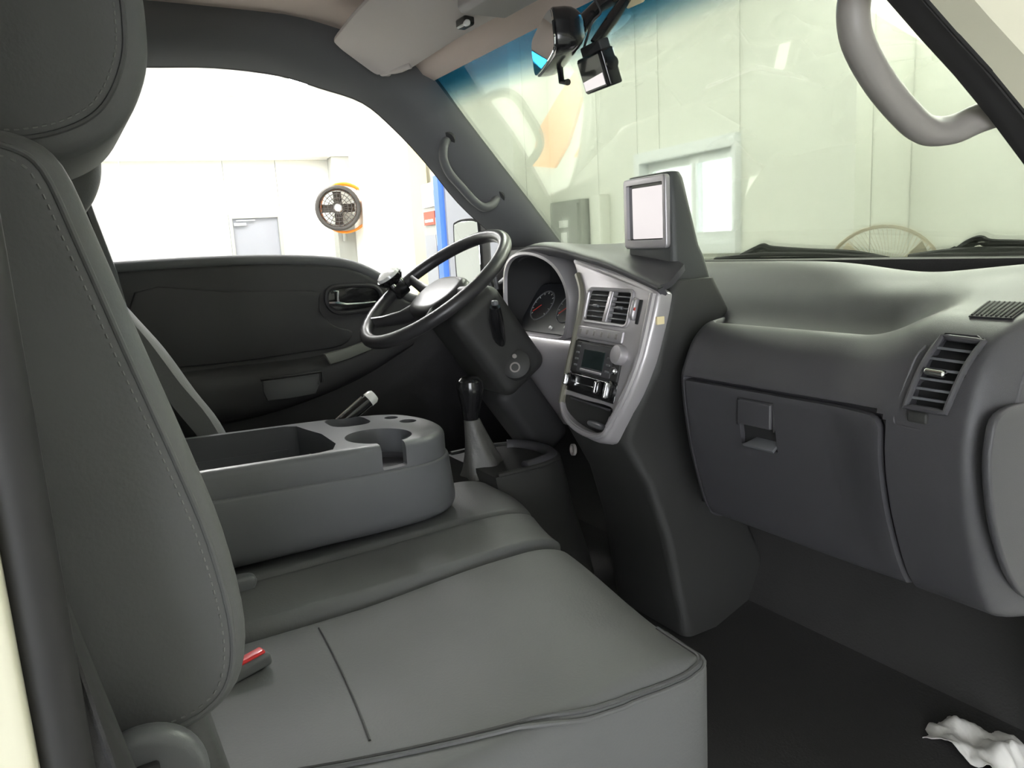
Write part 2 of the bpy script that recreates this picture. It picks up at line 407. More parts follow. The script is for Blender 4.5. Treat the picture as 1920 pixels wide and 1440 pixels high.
# yellow post, blue machine, cabinet, pale fan
t = thing('support_post', B(-8.75, 2.8, GZ), 'pale yellow steel post seen through the driver window', 'post')
mk('column', *bbox(-8.90, -8.66, 2.74, 2.95, GZ, 2.1), 'yellow_paint', t, False)
mk('base_plate', *bbox(-9.05, -8.5, 2.6, 2.98, GZ, GZ + 0.02), 'yellow_paint', t, False)
t = thing('test_machine', B(-6.8, 2.45, GZ), 'tall blue and grey workshop machine beside the driver window pillar', 'machine')
mk('cabinet', *rbox((-7.1, 2.35, GZ), (-6.5, 2.9, 1.52), 0.02, 2, f=B), 'grey_metal', t)
mk('side_panel', *bbox(-6.5, -6.46, 2.36, 2.9, GZ, 1.55), 'grey_door', t, False)
mk('corner_post', *bbox(-6.62, -6.5, 2.31, 2.36, GZ, 1.55), 'blue_paint', t, False)
mk('display', *bbox(-7.02, -6.72, 2.335, 2.352, 1.30, 1.44), 'paper', t, False)
mk('label_plate', *bbox(-7.02, -6.72, 2.335, 2.352, 1.14, 1.26), 'red_print', t, False)
mk('notice', *bbox(-6.98, -6.76, 2.33, 2.337, 1.165, 1.19), 'paper', t, False)
mk('notice', *bbox(-6.7, -6.64, 2.335, 2.352, 0.95, 1.20), 'paper', t, False)
mk('window_panel', *bbox(-7.02, -6.72, 2.335, 2.352, 0.45, 1.05), 'grey_door', t, False)
t = thing('electric_cabinet', B(-5.85, 3.2, 0.0), 'grey electric cabinet with paper notices on the front wall', 'cabinet')
mk('cabinet_box', *bbox(-6.12, -5.59, 3.2, 3.36, GZ + 0.02, 1.26), 'grey_metal', t, False)
mk('cabinet_door', *bbox(-6.09, -5.62, 3.18, 3.2, 0.1, 1.23), 'grey_metal', t, False)
mk('notice', *bbox(-5.93, -5.78, 3.175, 3.181, 1.04, 1.10), 'paper', t, False)
mk('notice', *bbox(-5.90, -5.80, 3.175, 3.181, 0.90, 1.00), 'paper', t, False)
tag(mk('switch_box', *rbox((-5.56, 3.26, 0.55), (-5.40, 3.36, 1.28), 0.01, 2, f=B), 'cream_panel'), 'tall cream switch box beside the grey electric cabinet', 'box')
fo = B(-1.93, 2.3, 0.74); ax = (CAM - fo); ax.z = 0; ax.normalize(); u = V(0, 0, 1).cross(ax).normalized()
t = thing('pedestal_fan', (fo.x, fo.y, GZ), 'pale cream pedestal fan standing in front of the truck', 'fan')
cir = lambda r, d, n=40: [fo + ax * d + (u * math.cos(2 * math.pi * k / n) + V(0, 0, 1) * math.sin(2 * math.pi * k / n)) * r for k in range(n)]
mk('guard_rim', *tube(cir(0.19, 0), 0.007, 6, True), 'cream_plastic', t)
mk('guard_wire', *join(*[tube([fo + ax * 0.05 + (u * math.cos(a) + V(0, 0, 1) * math.sin(a)) * 0.04, fo + ax * 0.04 + (u * math.cos(a + .15) + V(0, 0, 1) * math.sin(a + .15)) * 0.12, fo + (u * math.cos(a + .25) + V(0, 0, 1) * math.sin(a + .25)) * 0.19], 0.0012, 4) for a in [k * math.pi / 40 for k in range(80)]]), 'cream_plastic', t)
mk('centre_cap', *lathe([(0.05, 0.04), (0.05, 0.055), (0, 0.06)], fo, ax), 'cream_plastic', t)
for k in range(3):
    a = k * 2.094 + 0.5; d1 = u * math.cos(a) + V(0, 0, 1) * math.sin(a); d2 = u * -math.sin(a) + V(0, 0, 1) * math.cos(a)
    mk('blade', *sheet([[fo + d1 * r_ + d2 * s * (r_ + 0.05) * 4 + ax * (s * 0.5) for s in (-0.07, 0, 0.07)] for r_ in (0.03, 0.1, 0.17)], 0.002), 'cream_plastic', t)
mk('motor', *lathe([(0, -0.16), (0.05, -0.15), (0.06, -0.05), (0.03, 0.02), (0, 0.02)], fo, ax), 'cream_plastic', t)
mk('stand', *tube([fo + ax * -0.08, V(fo.x - ax.x * 0.08, fo.y - ax.y * 0.08, GZ + 0.02)], 0.016, 8), 'cream_plastic', t)
mk('foot', *lathe([(0.2, 0), (0.2, 0.015), (0.03, 0.04), (0, 0.04)], (fo.x - ax.x * 0.08, fo.y - ax.y * 0.08, GZ), (0, 0, 1)), 'cream_plastic', t)

# ================================================================ cab shell
# floor and bulkheads
FZ = 0.13
g = [[V(x, y, z) for y, z in ((-0.18, FZ), (0.3, FZ), (0.7, FZ), (1.05, FZ), (1.18, 0.17), (1.30, 0.36), (1.33, 0.6), (1.31, 0.88))] for x in [-0.74 + 1.48 * k / 12 for k in range(13)]]
tag(mk('floor_cab', *sheet(g, -0.03), 'floor_rubber'), 'dark rubber floor and toe board of the truck cab', 'floor', kind='structure')
struct('wall_rear', box((-0.76, -0.22, FZ - 0.02), (0.74, -0.19, 1.5)), 'trim_grey', 'rear wall of the truck cab behind the seats', 'wall')
for sx, nm_ in ((-1, 'driver'), (1, 'passenger')):
    tag(mk('kick_panel', *puff([(1.10 if sx < 0 else 1.14, 0.11), (1.46, 0.11), (1.46, 0.90), (1.28, 0.93), (1.10 if sx < 0 else 1.14, 0.80 if sx < 0 else 0.5)], sx * 0.745, sx * 0.765, 0.004, lambda u, v, w: V(w, u, v), 2), 'black_matte'), f'black kick panel in the {nm_} footwell', 'trim', kind='structure')
# headliner
def ceilz(x, y):
    s = 1.487 + 0.028 * (1 - (x / 0.67) ** 2)
    t = max(0, min(1, (y - 0.55) / 0.355))
    z = lerp(s, 1.398 + 0.012 * (1 - (x / 0.67) ** 2), t ** 3)
    tz = 1.49
    for (y0, z0), (y1, z1) in zip(TC0, TC0[1:]):
        if y0 <= y <= y1: tz = lerp(z0, z1, (y - y0) / (y1 - y0))
    return lerp(z, min(z, tz + 0.002), smooth01((abs(x) - 0.56) / 0.09))
TC0 = [(-0.25, 1.49), (0.05, 1.492), (0.226, 1.492), (0.383, 1.490), (0.527, 1.487), (0.64, 1.470), (0.80, 1.43), (0.893, 1.384), (0.985, 1.275)]
g = [[V(x, y, ceilz(x, y)) for y in [-0.2 + 1.105 * k / 30 for k in range(31)]] for x in [-0.675 + 1.35 * k / 24 for k in range(25)]]
hl_ = tag(mk('ceiling_cab', *sheet(g, 0.012), 'headliner'), 'brown-grey fabric headliner of the truck cab', 'ceiling', kind='structure')
# roof rails and windscreen pillars
Wc = [(-0.19, 1.36), (0.05, 1.372), (0.226, 1.378), (0.383, 1.386), (0.527, 1.377), (0.627, 1.353), (0.735, 1.322), (0.815, 1.260), (0.899, 1.174), (0.986, 1.070), (1.081, 0.985), (1.15, 0.93)]
Tc = [(-0.19, 1.49), (0.05, 1.492), (0.226, 1.492), (0.383, 1.490), (0.527, 1.487), (0.64, 1.470), (0.80, 1.43), (0.893, 1.384), (0.985, 1.275), (1.085, 1.157), (1.185, 1.04), (1.275, 0.93)]
Wi = cr(Wc, 4); Ti = cr(Tc, 4)
def railgrid(s, i0, i1):
    g = []
    for i in range(i0, i1 + 1):
        row = []
        for k in range(9):
            t = k / 8; xx = lerp(0.724 if s < 0 else 0.69, 0.660 if s < 0 else 0.665, t ** 0.8) - (0.022 if s < 0 else 0.004) * math.sin(math.pi * t)
            o_ = 0.0 if s < 0 else 0.03; row.append(V(s * xx, lerp(Wi[i][0], Ti[i][0], t) + o_, lerp(Wi[i][1], Ti[i][1], t) + o_ * 0.8))
        g.append(row)
    return g
for s, n1, n2, side in ((-1, 'trim_1', 'trim_2', 'driver'), (1, 'trim_3', 'trim_4', 'passenger')):
    th = 0.01 if s < 0 else -0.01
    a = mk(n1, *sheet(railgrid(s, 0, 25), th), 'trim_grey'); tag(a, f'grey roof rail trim above the {side} door', 'trim', kind='structure')
    b = mk(n2, *sheet(railgrid(s, 25, 44), th), 'trim_grey'); tag(b, f'grey windscreen pillar trim on the {side} side', 'trim', kind='structure')
    if s < 0: railL = a
# moulded blank on the driver roof rail
pts = []
for px, py in ((330, 108), (333, 85), (350, 55), (380, 44), (440, 44), (490, 55), (520, 80), (530, 108)):
    p = at(px, py, 'x', -0.686); pts.append((p.y, p.z))
def railx(z):
    q = max(0, min(1, (z - 1.382) / 0.107)); return -(lerp(0.724, 0.660, q ** 0.8) - 0.022 * math.sin(math.pi * q))
cc_ = (sum(p_[0] for p_ in pts) / 8, sum(p_[1] for p_ in pts) / 8); oc_ = cr(pts, 4, True)
rings = []
for k_, dx in ((1.0, -0.004), (0.985, 0.002), (0.95, 0.004), (0.8, 0.0045), (0.6, 0.0045), (0.4, 0.0045), (0.2, 0.0045), (0.01, 0.0045)):
    rings.append([V(railx(cc_[1] + (z - cc_[1]) * k_) + dx, cc_[0] + (y - cc_[0]) * k_, cc_[1] + (z - cc_[1]) * k_) for y, z in oc_])
mk('blanking_cover', *loft(rings), 'trim_grey', railL)
# thin door seal along the driver window
tag(mk('window_seal', *tube([V(-0.722, y, z - 0.004) for y, z in Wi], 0.006, 8), 'rubber'), 'thin black seal around the top of the driver window', 'seal')
# windscreen
def ws(x, t):  # t 0 bottom .. 1 top
    bow = 0.035 * (1 - (x / 0.66) ** 2)
    return V(x, lerp(1.275, 0.893, t) + bow * (1 - 0.6 * t), lerp(0.93, 1.384, t) + 0.012 * (1 - (x / 0.66) ** 2) * t)
g = [[ws(x, t) for t in [k / 12 for k in range(-2, 13)]] for x in [-0.675 + 1.35 * k / 20 for k in range(21)]]
mk('header_trim', *sheet([[V(x, 0.840, ceilz(x, 0.840) - 0.003), ws(x, 1.0) + V(0, -0.022, -0.010), ws(x, 0.962) + V(0, -0.006, -0.005), ws(x, 0.958) + V(0, 0.001, 0.001)] for x in [-0.66 + 0.066 * k for k in range(21)]], 0.004), 'headliner', hl_)
wsn = mk('window_1', *sheet(g, 0.005), 'windshield_glass'); tag(wsn, 'green tinted truck windscreen with a blue shade band along the top', 'windscreen', kind='structure')
mk('lower_frit', *sheet([[ws(x, t) + V(0, -0.002, -0.001) for t in (-0.165, -0.145, -0.13, -0.112)] for x in [-0.675 + 1.35 * k / 20 for k in range(21)]], -0.002), 'black_matte', wsn)
for s in (-1, 1):
    mk('edge_seal', *tube([ws(s * 0.668, t) + V(0, 0.0, 0) for t in [k / 10 for k in range(11)]], 0.008, 8), 'rubber', wsn)
# driver rear pillar
pts = [(-0.19, 1.36), (0.05, 1.372), (0.052, 1.30), (0.075, 1.18), (0.10, 1.05), (0.125, 0.93), (0.14, 0.80), (0.14, 0.15), (-0.19, 0.15)]
tag(mk('pillar_trim', *puff(pts, -0.745, -0.715, 0.006, lambda u, v, w: V(w, u, v), 2), 'trim_grey'), 'dark rear pillar trim behind the driver window', 'trim', kind='structure')
t = thing('belt_guide', (-0.70, 0.02, 1.14), 'dark seat belt guide loop on the driver pillar', 'belt guide')
p = at(125, 320, 'x', -0.70)
mk('loop', *tube([p + V(0, a, b) for a, b in ((-0.03, -0.02), (-0.02, 0.02), (0.01, 0.024), (0.02, -0.02))], 0.008, 8, True), 'black_gloss', t)
mk('webbing', *sheet([[V(-0.698, p.y - 0.03 + k * 0.022 + j * 0.02, p.z - 0.005 - j * 0.12) for j in range(4)] for k in range(3)], 0.002), 'webbing', t)

# ================================================================ driver door
DXP = -0.722
def dyz(px, py, x=DXP): p = at(px, py, 'x', x); return (p.y, p.z)
top = cr([(0.09, 0.938), (0.25, 0.940), (0.42, 0.937), (0.58, 0.926), (0.665, 0.910), (0.735, 0.876), (0.80, 0.825), (0.87, 0.80), (1.0, 0.80), (1.13, 0.83)], 5)
d1 = thing('door_1', (-0.745, 0.6, 0.18), 'dark plastic inner panel of the driver door', 'door', kind='structure')
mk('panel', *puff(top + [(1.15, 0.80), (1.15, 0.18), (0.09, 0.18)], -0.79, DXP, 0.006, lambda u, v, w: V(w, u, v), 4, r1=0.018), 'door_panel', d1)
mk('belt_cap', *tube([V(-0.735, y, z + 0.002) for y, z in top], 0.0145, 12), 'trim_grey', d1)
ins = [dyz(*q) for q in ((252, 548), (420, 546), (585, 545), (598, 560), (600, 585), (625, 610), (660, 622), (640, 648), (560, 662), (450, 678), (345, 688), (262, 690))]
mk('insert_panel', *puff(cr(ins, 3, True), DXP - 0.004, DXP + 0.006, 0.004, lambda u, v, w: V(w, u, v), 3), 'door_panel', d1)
tops = [(290, 706), (400, 692), (500, 681), (600, 668), (690, 643), (770, 618)]; bots = [(290, 815), (400, 803), (500, 782), (600, 748), (690, 704), (770, 650)]
g = []
for (a0, a1), (b0, b1) in zip(cr(tops, 4), cr(bots, 4)):
    P0, P1 = at(a0, a1, 'x', -0.70), at(b0, b1, 'x', -0.70); row = []
    for k in range(13):
        q = k / 12; e = (1 - abs(2 * q - 1) ** 4) ** 0.5; row.append(V(lerp(-0.726, -0.674, e), lerp(P0.y, P1.y, q), lerp(P0.z, P1.z, q)))
    g.append(row)
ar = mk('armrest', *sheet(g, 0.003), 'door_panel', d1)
pk = [dyz(*q, -0.672) for q in ((492, 714), (545, 706), (598, 699), (600, 718), (592, 738), (545, 747), (502, 752), (494, 735))]
mk('pull_cup', *puff(pk, -0.690, -0.6705, 0.001, lambda u, v, w: V(w, u, v), 2, r1=0.003), 'trim_grey', ar)
mk('cup_shadow_lip', *tube([V(-0.668, y, z) for y, z in [dyz(*q, -0.672) for q in ((488, 712), (545, 704), (602, 696), (604, 716))]], 0.004, 8), 'door_panel', ar)
mk('pull_strip', *puff([dyz(*q, -0.672) for q in ((608, 664), (650, 653), (696, 636), (696, 655), (655, 672), (620, 683))], -0.684, -0.668, 0.003, lambda u, v, w: V(w, u, v), 2), 'door_strip', d1)
hb = [dyz(*q, -0.712) for q in ((612, 558), (618, 542), (640, 536), (690, 535), (708, 541), (716, 556), (712, 572), (695, 580), (640, 586), (618, 576))]
hs = cr(hb, 4, True)
bz = mk('handle_cup', *puff(hs, DXP - 0.01, -0.714, 0.003, lambda u, v, w: V(w, u, v), 2), 'black_gloss', d1)
mk('handle_bezel', *tube([V(-0.713, y, z) for y, z in hs], 0.006, 8, True), 'door_panel', d1)
hv = mk('lever', *tube([at(x, y, 'x', -0.70) for x, y in ((616, 569), (632, 569), (650, 571), (680, 569), (704, 566))], [0.0055, 0.007, 0.005, 0.004, 0.003], 8), 'chrome', d1)
mk('lock_tab', *tube([at(x, y, 'x', -0.70) for x, y in ((624, 547), (633, 546), (634, 566))], 0.0042, 8), 'chrome', d1)
# exterior mirror on the driver door
t = thing('side_mirror', at(880, 535, 'x', -0.95), 'tall exterior mirror with a dark shell outside the driver door', 'mirror')
mcn = at(877, 473, 'x', -0.95)
fm = frame(mcn, (0.94, 0.35, 0), (0, 0, 1), (0.35, -0.94, 0))
oc = cr([(-0.058, 0.07), (-0.045, 0.096), (0.0, 0.103), (0.045, 0.098), (0.058, 0.075), (0.058, -0.08), (0.045, -0.100), (-0.045, -0.103), (-0.058, -0.085)], 4, True)
mk('shell', *puff(oc, -0.06, 0.0, 0.03, fm, 4, r1=0.004), 'black_matte', t)
mk('glass', *puff(offs(oc, 0.008), -0.002, 0.003, 0.001, fm, 1), 'mirror_glass', t)
mk('arm', *tube([mcn + V(0.01, 0.03, -0.08), mcn + V(0.08, 0.0, -0.10), V(-0.79, mcn.y - 0.02, 0.84)], 0.011, 8), 'black_matte', t)

# ================================================================ passenger door opening
lp = [(1560, -130), (1610, -64), (1662, 0), (1725, 72), (1790, 143), (1855, 222), (1922, 312), (2000, 420), (2080, 540)]
t = thing('door_seal', at(1920, 310, 'x', 0.665), 'thick black weatherstrip along the passenger door opening', 'seal')
g = []; g2 = []
for y_, z_ in ((-0.19, 1.375), (0.1, 1.39), (0.35, 1.392), (0.50, 1.375), (0.58, 1.335), (0.645, 1.288)):
    a = V(0.664, y_, z_); b = a + V(0.036, 0.012, 0.012)
    g.append([a, lerp(a, b, .3) + V(0.004, 0, -0.006), lerp(a, b, .55) + V(0.003, 0, -0.004), lerp(a, b, .8) + V(0.003, 0, -0.006), b])
    g2.append([b + V(0.003, 0, 0), b + V(0.036, 0.02, 0.012), b + V(0.062, 0.035, 0.03), b + V(0.085, 0.05, 0.06), b + V(0.095, 0.06, 0.12)])
for (px, py) in lp:
    a = at(px, py, 'x', 0.664); b = at(px + 70, py - 12, 'x', 0.700); c = (a + b) / 2
    nn = (CAM - c).normalized()
    g.append([a, lerp(a, b, .3) + nn * 0.008, lerp(a, b, .55) + nn * 0.004, lerp(a, b, .8) + nn * 0.007, b])
mk('lip', *sheet(g, -0.006), 'rubber', t)
mk('bead', *tube([r[4] + V(0.0, 0.002, 0) for r in g], 0.0055, 8), 'black_matte', t)
for (px, py) in lp:
    g2.append([at(px + 70, py - 12, 'x', 0.703), at(px + 130, py - 40, 'x', 0.738), at(px + 220, py - 80, 'x', 0.765), at(px + 330, py - 120, 'x', 0.79), at(px + 430, py - 150, 'x', 0.80)])
tag(mk('body_pillar', *sheet(g2, -0.004), 'cream_paint'), 'cream painted outer pillar of the passenger door opening', 'pillar', kind='structure')
# rear edge of the opening
tag(mk('door_jamb', *puff([(-0.30, 0.05), (-0.044, 0.05), (-0.044, 1.36), (-0.30, 1.36)], 0.735, 0.76, 0.008, lambda u, v, w: V(w, u, v), 3), 'cream_paint'), 'cream painted door jamb behind the passenger seat', 'pillar', kind='structure')
tag(mk('jamb_seal', *tube([V(0.733, -0.034, z) for z in (0.06, 0.3, 0.6, 0.9, 1.3)], 0.016, 10), 'rubber'), 'black weatherstrip beside the cream jamb at lower left', 'seal')
tag(mk('jamb_trim', *puff([(-0.19, 0.10), (0.06, 0.10), (0.035, 0.48), (0.002, 0.615), (-0.030, 0.80), (-0.055, 1.0), (-0.07, 1.36), (-0.19, 1.36)], 0.665, 0.72, 0.012, lambda u, v, w: V(w, u, v), 3), 'black_matte'), 'black plastic pillar trim behind the passenger seat', 'trim', kind='structure')
t = thing('seat_belt', at(232, 1500, 'x', 0.728), 'black seat belt webbing hanging beside the passenger seat', 'seat belt')
g = []
for k in range(12):
    s = k / 11; px, py = lerp(-30, 232, s), lerp(740, 1500, s)
    a = at(px, py, 'x', 0.728 + 0.002 * math.sin(s * 9)); g.append([a, a + V(0.003, -0.008, 0), a + V(0.003, -0.020, 0), a + V(0, -0.030, 0)])
mk('webbing', *sheet(g, 0.0022), 'webbing', t)
mk('webbing_edge', *tube([r[0] for r in g], 0.0022, 6), 'webbing', t)

# ---- grab handles
t = thing('grab_handle', at(1840, 240, 'x', 0.65), 'large grey-beige grab handle on the passenger windscreen pillar', 'grab handle', 'pillar grab handles')
path = [at(1730, -75, 'x', 0.655), at(1660, -62, 'x', 0.635), at(1608, -20, 'x', 0.615), at(1603, 60, 'x', 0.612), at(1640, 140, 'x', 0.612), at(1692, 207, 'x', 0.612), at(1735, 243, 'x', 0.614), at(1785, 243, 'x', 0.622), at(1835, 222, 'x', 0.638), at(1900, 200, 'x', 0.665)]
pc = cr(path, 5)
M('handle_grey', (0.27, 0.25, 0.235), 0.45)
mk('grip', *tube(pc, 0.0185, 14), 'handle_grey', t)
mk('end_cap', *lathe([(0.028, 0), (0.026, 0.008), (0, 0.01)], path[-1], path[-2] - path[-1]), 'handle_grey', t)
t = thing('grab_handle', at(930, 375, 'x', -0.655), 'slim grey grab handle on the driver windscreen pillar', 'grab handle', 'pillar grab handles')
hp = [at(838, 262, 'x', -0.668), at(832, 275, 'x', -0.645), at(832, 300, 'x', -0.632), at(843, 325, 'x', -0.628), at(866, 352, 'x', -0.628), at(890, 378, 'x', -0.630), at(908, 389, 'x', -0.635), at(924, 383, 'x', -0.645), at(932, 370, 'x', -0.668)]
hpc = cr(hp, 5)
mk('grip', *tube(hpc, 0.0115, 12), 'trim_grey', t)
for p_, q_ in ((hp[0], hp[1]), (hp[-1], hp[-2])): mk('socket', *lathe([(0.024, -0.004), (0.022, 0.004), (0.014, 0.006), (0, 0.006)], p_, q_ - p_), 'black_matte', t)

# ================================================================ seats
def back_outline(front, th, top_r=0.0):
    f = cr(front, 4); n = len(f)
    rear = [(y - th * (0.75 + 0.25 * math.sin(math.pi * k / (n - 1))), z) for k, (y, z) in enumerate(f)][::-1]
    return f + rear
ps = thing('passenger_seat', (0.15, 0.35, FZ), 'grey vinyl passenger bench seat with headrest in the foreground', 'seat', 'truck seats')
fr = [(-0.04, 1.056), (-0.008, 1.050), (0.016, 1.028), (0.034, 0.965), (0.054, 0.885), (0.077, 0.797), (0.098, 0.707), (0.107, 0.615), (0.094, 0.560), (0.060, 0.535), (0.02, 0.530)]
ol = back_outline(fr, 0.17)
br = mk('backrest', *puff(ol, 0.05, 0.525, 0.026, lambda u, v, w: V(w, u + 0.016 * math.sin(math.pi * (w - 0.05) / 0.475), v), 6), 'seat_vinyl', ps)
sp = [V(0.5245, y, z) for y, z in offs(ol, 0.021)][2:42]
stitches(sp, None, 'thread', br)
mk('side_piping', *tube([V(0.5215, y, z) for y, z in offs(ol, 0.013)][2:42], 0.0028, 8), 'seat_vinyl', br)
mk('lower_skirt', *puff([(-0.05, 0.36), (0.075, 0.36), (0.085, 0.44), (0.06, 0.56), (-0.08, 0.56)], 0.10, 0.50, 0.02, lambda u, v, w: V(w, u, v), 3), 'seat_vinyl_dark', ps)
hr = [(-0.12, 1.30), (-0.02, 1.31), (0.07, 1.29), (0.102, 1.22), (0.105, 1.15), (0.094, 1.105), (0.068, 1.066), (0.025, 1.043), (-0.03, 1.036), (-0.10, 1.045), (-0.13, 1.10), (-0.14, 1.2)]
hc = cr(hr, 5, True)
hd = mk('headrest', *puff(hc, 0.16, 0.43, 0.032, lambda u, v, w: V(w, u, v), 6), 'seat_vinyl', ps)
hin = offs(hc, 0.021)
mk('side_piping', *tube([V(0.4283, y, z) for y, z in hin], 0.0024, 6, True), 'seat_vinyl_dark', hd)
stitches([V(0.4295, y, z) for y, z in offs(hc, 0.028)], None, 'thread', hd, 0.007)
for x in (0.24, 0.35): mk('headrest_post', *tube([V(x, -0.06, 1.0), V(x, -0.055, 1.09)], 0.006, 8), 'chrome', ps)
def cush_def(yf):
    def f(v):
        t = smooth01((v.y - 0.2) / 0.5)
        v.y -= 0.058 * t * smooth01((v.x - 0.12) / 0.45)
        if v.z > 0.36:
            v.z += -0.020 * math.exp(-((v.x - 0.38) / 0.13) ** 2 - ((v.y - 0.22) / 0.2) ** 2) + 0.012 * smooth01((v.y - 0.3) / 0.25)
        return v
    return f
cu = mk('seat_cushion', *rbox((0.172, 0.0, 0.24), (0.588, 0.690, 0.438), (0.024, 0.09, 0.034), 6, (14, 20, 2), deform=cush_def(0)), 'seat_vinyl', ps)
def mid_def(v):
    v.y -= 0.062 * smooth01((v.y - 0.2) / 0.5) * smooth01((v.x + 0.12) / 0.3)
    if v.z > 0.40:
        v.z += 0.006 * smooth01((v.y - 0.3) / 0.3) - 0.011 * math.exp(-((v.x - 0.012) / 0.007) ** 2)
    return v
mc = mk('middle_cushion', *rbox((-0.22, 0.0, 0.25), (0.173, 0.752, 0.450), (0.016, 0.10, 0.030), 6, (70, 20, 2), deform=mid_def), 'seat_vinyl', ps)
# piping round the outer top edge of the cushion, seam across it
pp = [at(x, y, 'z', z) for x, y, z in ((560, 1452, .425), (700, 1425, .428), (820, 1400, .430), (1000, 1357, .434), (1120, 1326, .437), (1200, 1301, .438), (1270, 1277, .438), (1302, 1258, .436), (1312, 1238, .434), (1290, 1212, .436), (1235, 1172, .440))]
from mathutils.bvhtree import BVHTree
def snapper(o):
    c = WPOS[o]; bv = BVHTree.FromPolygons([v.co + c for v in o.data.vertices], [tuple(p.vertices) for p in o.data.polygons])
    return lambda p, d=0.001: (lambda h: h[0] + h[1] * d)(bv.find_nearest(p))
snap = snapper(cu)
pp = [snap(p_) for p_ in cr(pp, 4)]
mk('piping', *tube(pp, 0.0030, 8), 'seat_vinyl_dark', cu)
mk('piping', *tube([snap(p_ + V(0.010, 0.005, -0.006)) for p_ in pp], 0.0030, 8), 'seat_vinyl', cu)
sm = [at(x, y, 'z', z) for x, y, z in ((600, 1195, .420), (622, 1235, .416), (650, 1290, .411), (675, 1345, .414), (694, 1393, .424))]
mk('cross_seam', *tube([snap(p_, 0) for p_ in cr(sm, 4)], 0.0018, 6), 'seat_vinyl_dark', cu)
mk('seat_base', *rbox((-0.22, 0.02, FZ), (0.56, 0.58, 0.27), 0.02, 2), 'black_matte', ps)
rc = at(275, 1478, 'x', 0.565)
rcv = mk('recliner_cover', *puff(circ(rc.y, rc.z, 0.050, n=40), 0.545, 0.572, 0.010, lambda u, v, w: V(w, u, v), 4), 'console_plastic', ps)
mk('recliner_lever', *puff(rrect(rc.y - 0.006, rc.y + 0.012, rc.z + 0.006, rc.z + 0.026, 0.003), 0.57, 0.578, 0.002, lambda u, v, w: V(w, u, v), 2), 'black_matte', rcv)

ds = thing('driver_seat', (-0.40, 0.35, FZ), 'grey vinyl driver seat behind the folded console', 'seat', 'truck seats')
fd = [(max(-0.09, y * 1.075), 0.95 - (0.95 - z) * 1.075) for y, z in [(-0.10, 1.02), (-0.02, 1.03), (0.03, 1.00), (0.075, 0.92), (0.112, 0.86), (0.150, 0.80), (0.190, 0.72), (0.225, 0.655), (0.25, 0.57), (0.24, 0.52), (0.20, 0.49)]]
od = back_outline(fd, 0.075)
db = mk('backrest', *puff(od, -0.69, -0.302, 0.05, lambda u, v, w: V(w, u, v), 6), 'seat_vinyl', ds)
mk('side_piping', *tube([V(-0.308, y, z) for y, z in offs(od, 0.024)][4:40], 0.0035, 8), 'thread', db)
mk('headrest', *puff(cr([(y + 0.0, z - 0.02) for y, z in hr], 4, True), -0.62, -0.37, 0.05, lambda u, v, w: V(w, u, v), 5), 'seat_vinyl', ds)
mk('seat_cushion', *rbox((-0.68, 0.10, 0.26), (-0.37, 0.66, 0.44), (0.05, 0.09, 0.06), 5, (6, 8, 2)), 'seat_vinyl', ds)
mk('seat_base', *rbox((-0.62, 0.1, FZ), (-0.34, 0.58, 0.28), 0.02, 2), 'black_matte', ds)

# seat belt buckle and stalk
bo = at(462, 1232, 'z', 0.452); dv = (at(492, 1212, 'z', 0.455) - at(430, 1246, 'z', 0.450)).normalized()
sd = V(0, 0, 1).cross(dv).normalized(); upv = dv.cross(sd)
fb = frame(bo + V(0, 0, -0.012), dv, sd, upv)
t = thing('belt_buckle', bo + V(0, 0, -0.02), 'seat belt buckle with bright red release button on the grey cushion', 'buckle')
mk('housing', *rbox((-0.035, -0.014, -0.008), (0.028, 0.013, 0.009), 0.005, 3, f=fb), 'trim_grey', t)
mk('release_button', *rbox((-0.026, -0.008, 0.004), (0.024, 0.008, 0.0125), 0.003, 3, f=fb), 'red_button', t)
p0 = at(436, 1108, 'x', 0.04); p1 = at(474, 1084, 'x', 0.04)
tag(mk('belt_stalk', *puff([(y, z) for y, z in cr([(p0.y - 0.03, p0.z - 0.03), (p0.y - 0.03, p0.z + 0.015), (p1.y - 0.015, p1.z + 0.008), (p1.y + 0.004, p1.z + 0.002), (p1.y, p1.z - 0.014), (p0.y + 0.008, p0.z - 0.02)], 4, True)], 0.025, 0.05, 0.006, lambda u, v, w: V(w, u, v), 3), 'console_plastic'), 'blue-grey plastic belt stalk below the rear of the console', 'belt stalk')

# ================================================================ folded middle backrest with tray
cs = thing('folding_console', (-0.15, 0.3, 0.455), 'folded middle backrest forming a grey console with bin and cup holder', 'console')
plan = cr([(-0.295, 0.03), (-0.296, 0.30), (-0.290, 0.46), (-0.262, 0.560), (-0.19, 0.602), (-0.10, 0.604), (-0.035, 0.568), (-0.006, 0.485), (-0.004, 0.30), (-0.004, 0.03)], 5)
zt = lambda y: 0.631 - 0.035 * (y - 0.1)
pad = mk('padded_back', *puff(offs(plan, -0.002), 0.459, 0.572, 0.028, lambda u, v, w: V(u, v + (0.572 - w) * 0.10 * smooth01(v / 0.5), w + (zt(v) - 0.618) * (w - 0.45) / 0.12), 5, r1=0.005), 'console_plastic', cs)
tr = mk('tray', *puff(offs(plan, 0.003), 0.556, 0.62, 0.004, lambda u, v, w: V(u, v, w + zt(v) - 0.62), 4, r1=0.012), 'console_plastic', cs)
ex = lambda poly, z0, z1: puff(poly, z0, z1, 0.002, lambda u, v, w: V(u, v, w), 1)
CUP = (-0.082, 0.466)
cut(tr, [ex([(-0.268, -0.02), (-0.268, 0.345), (-0.255, 0.365), (-0.215, 0.372), (-0.160, 0.385), (-0.07, 0.383), (-0.032, 0.366), (-0.024, 0.34), (-0.024, -0.02)], 0.50, 0.70)])
cut(tr, [ex(circ(*CUP, 0.060, n=40), 0.50, 0.70)])
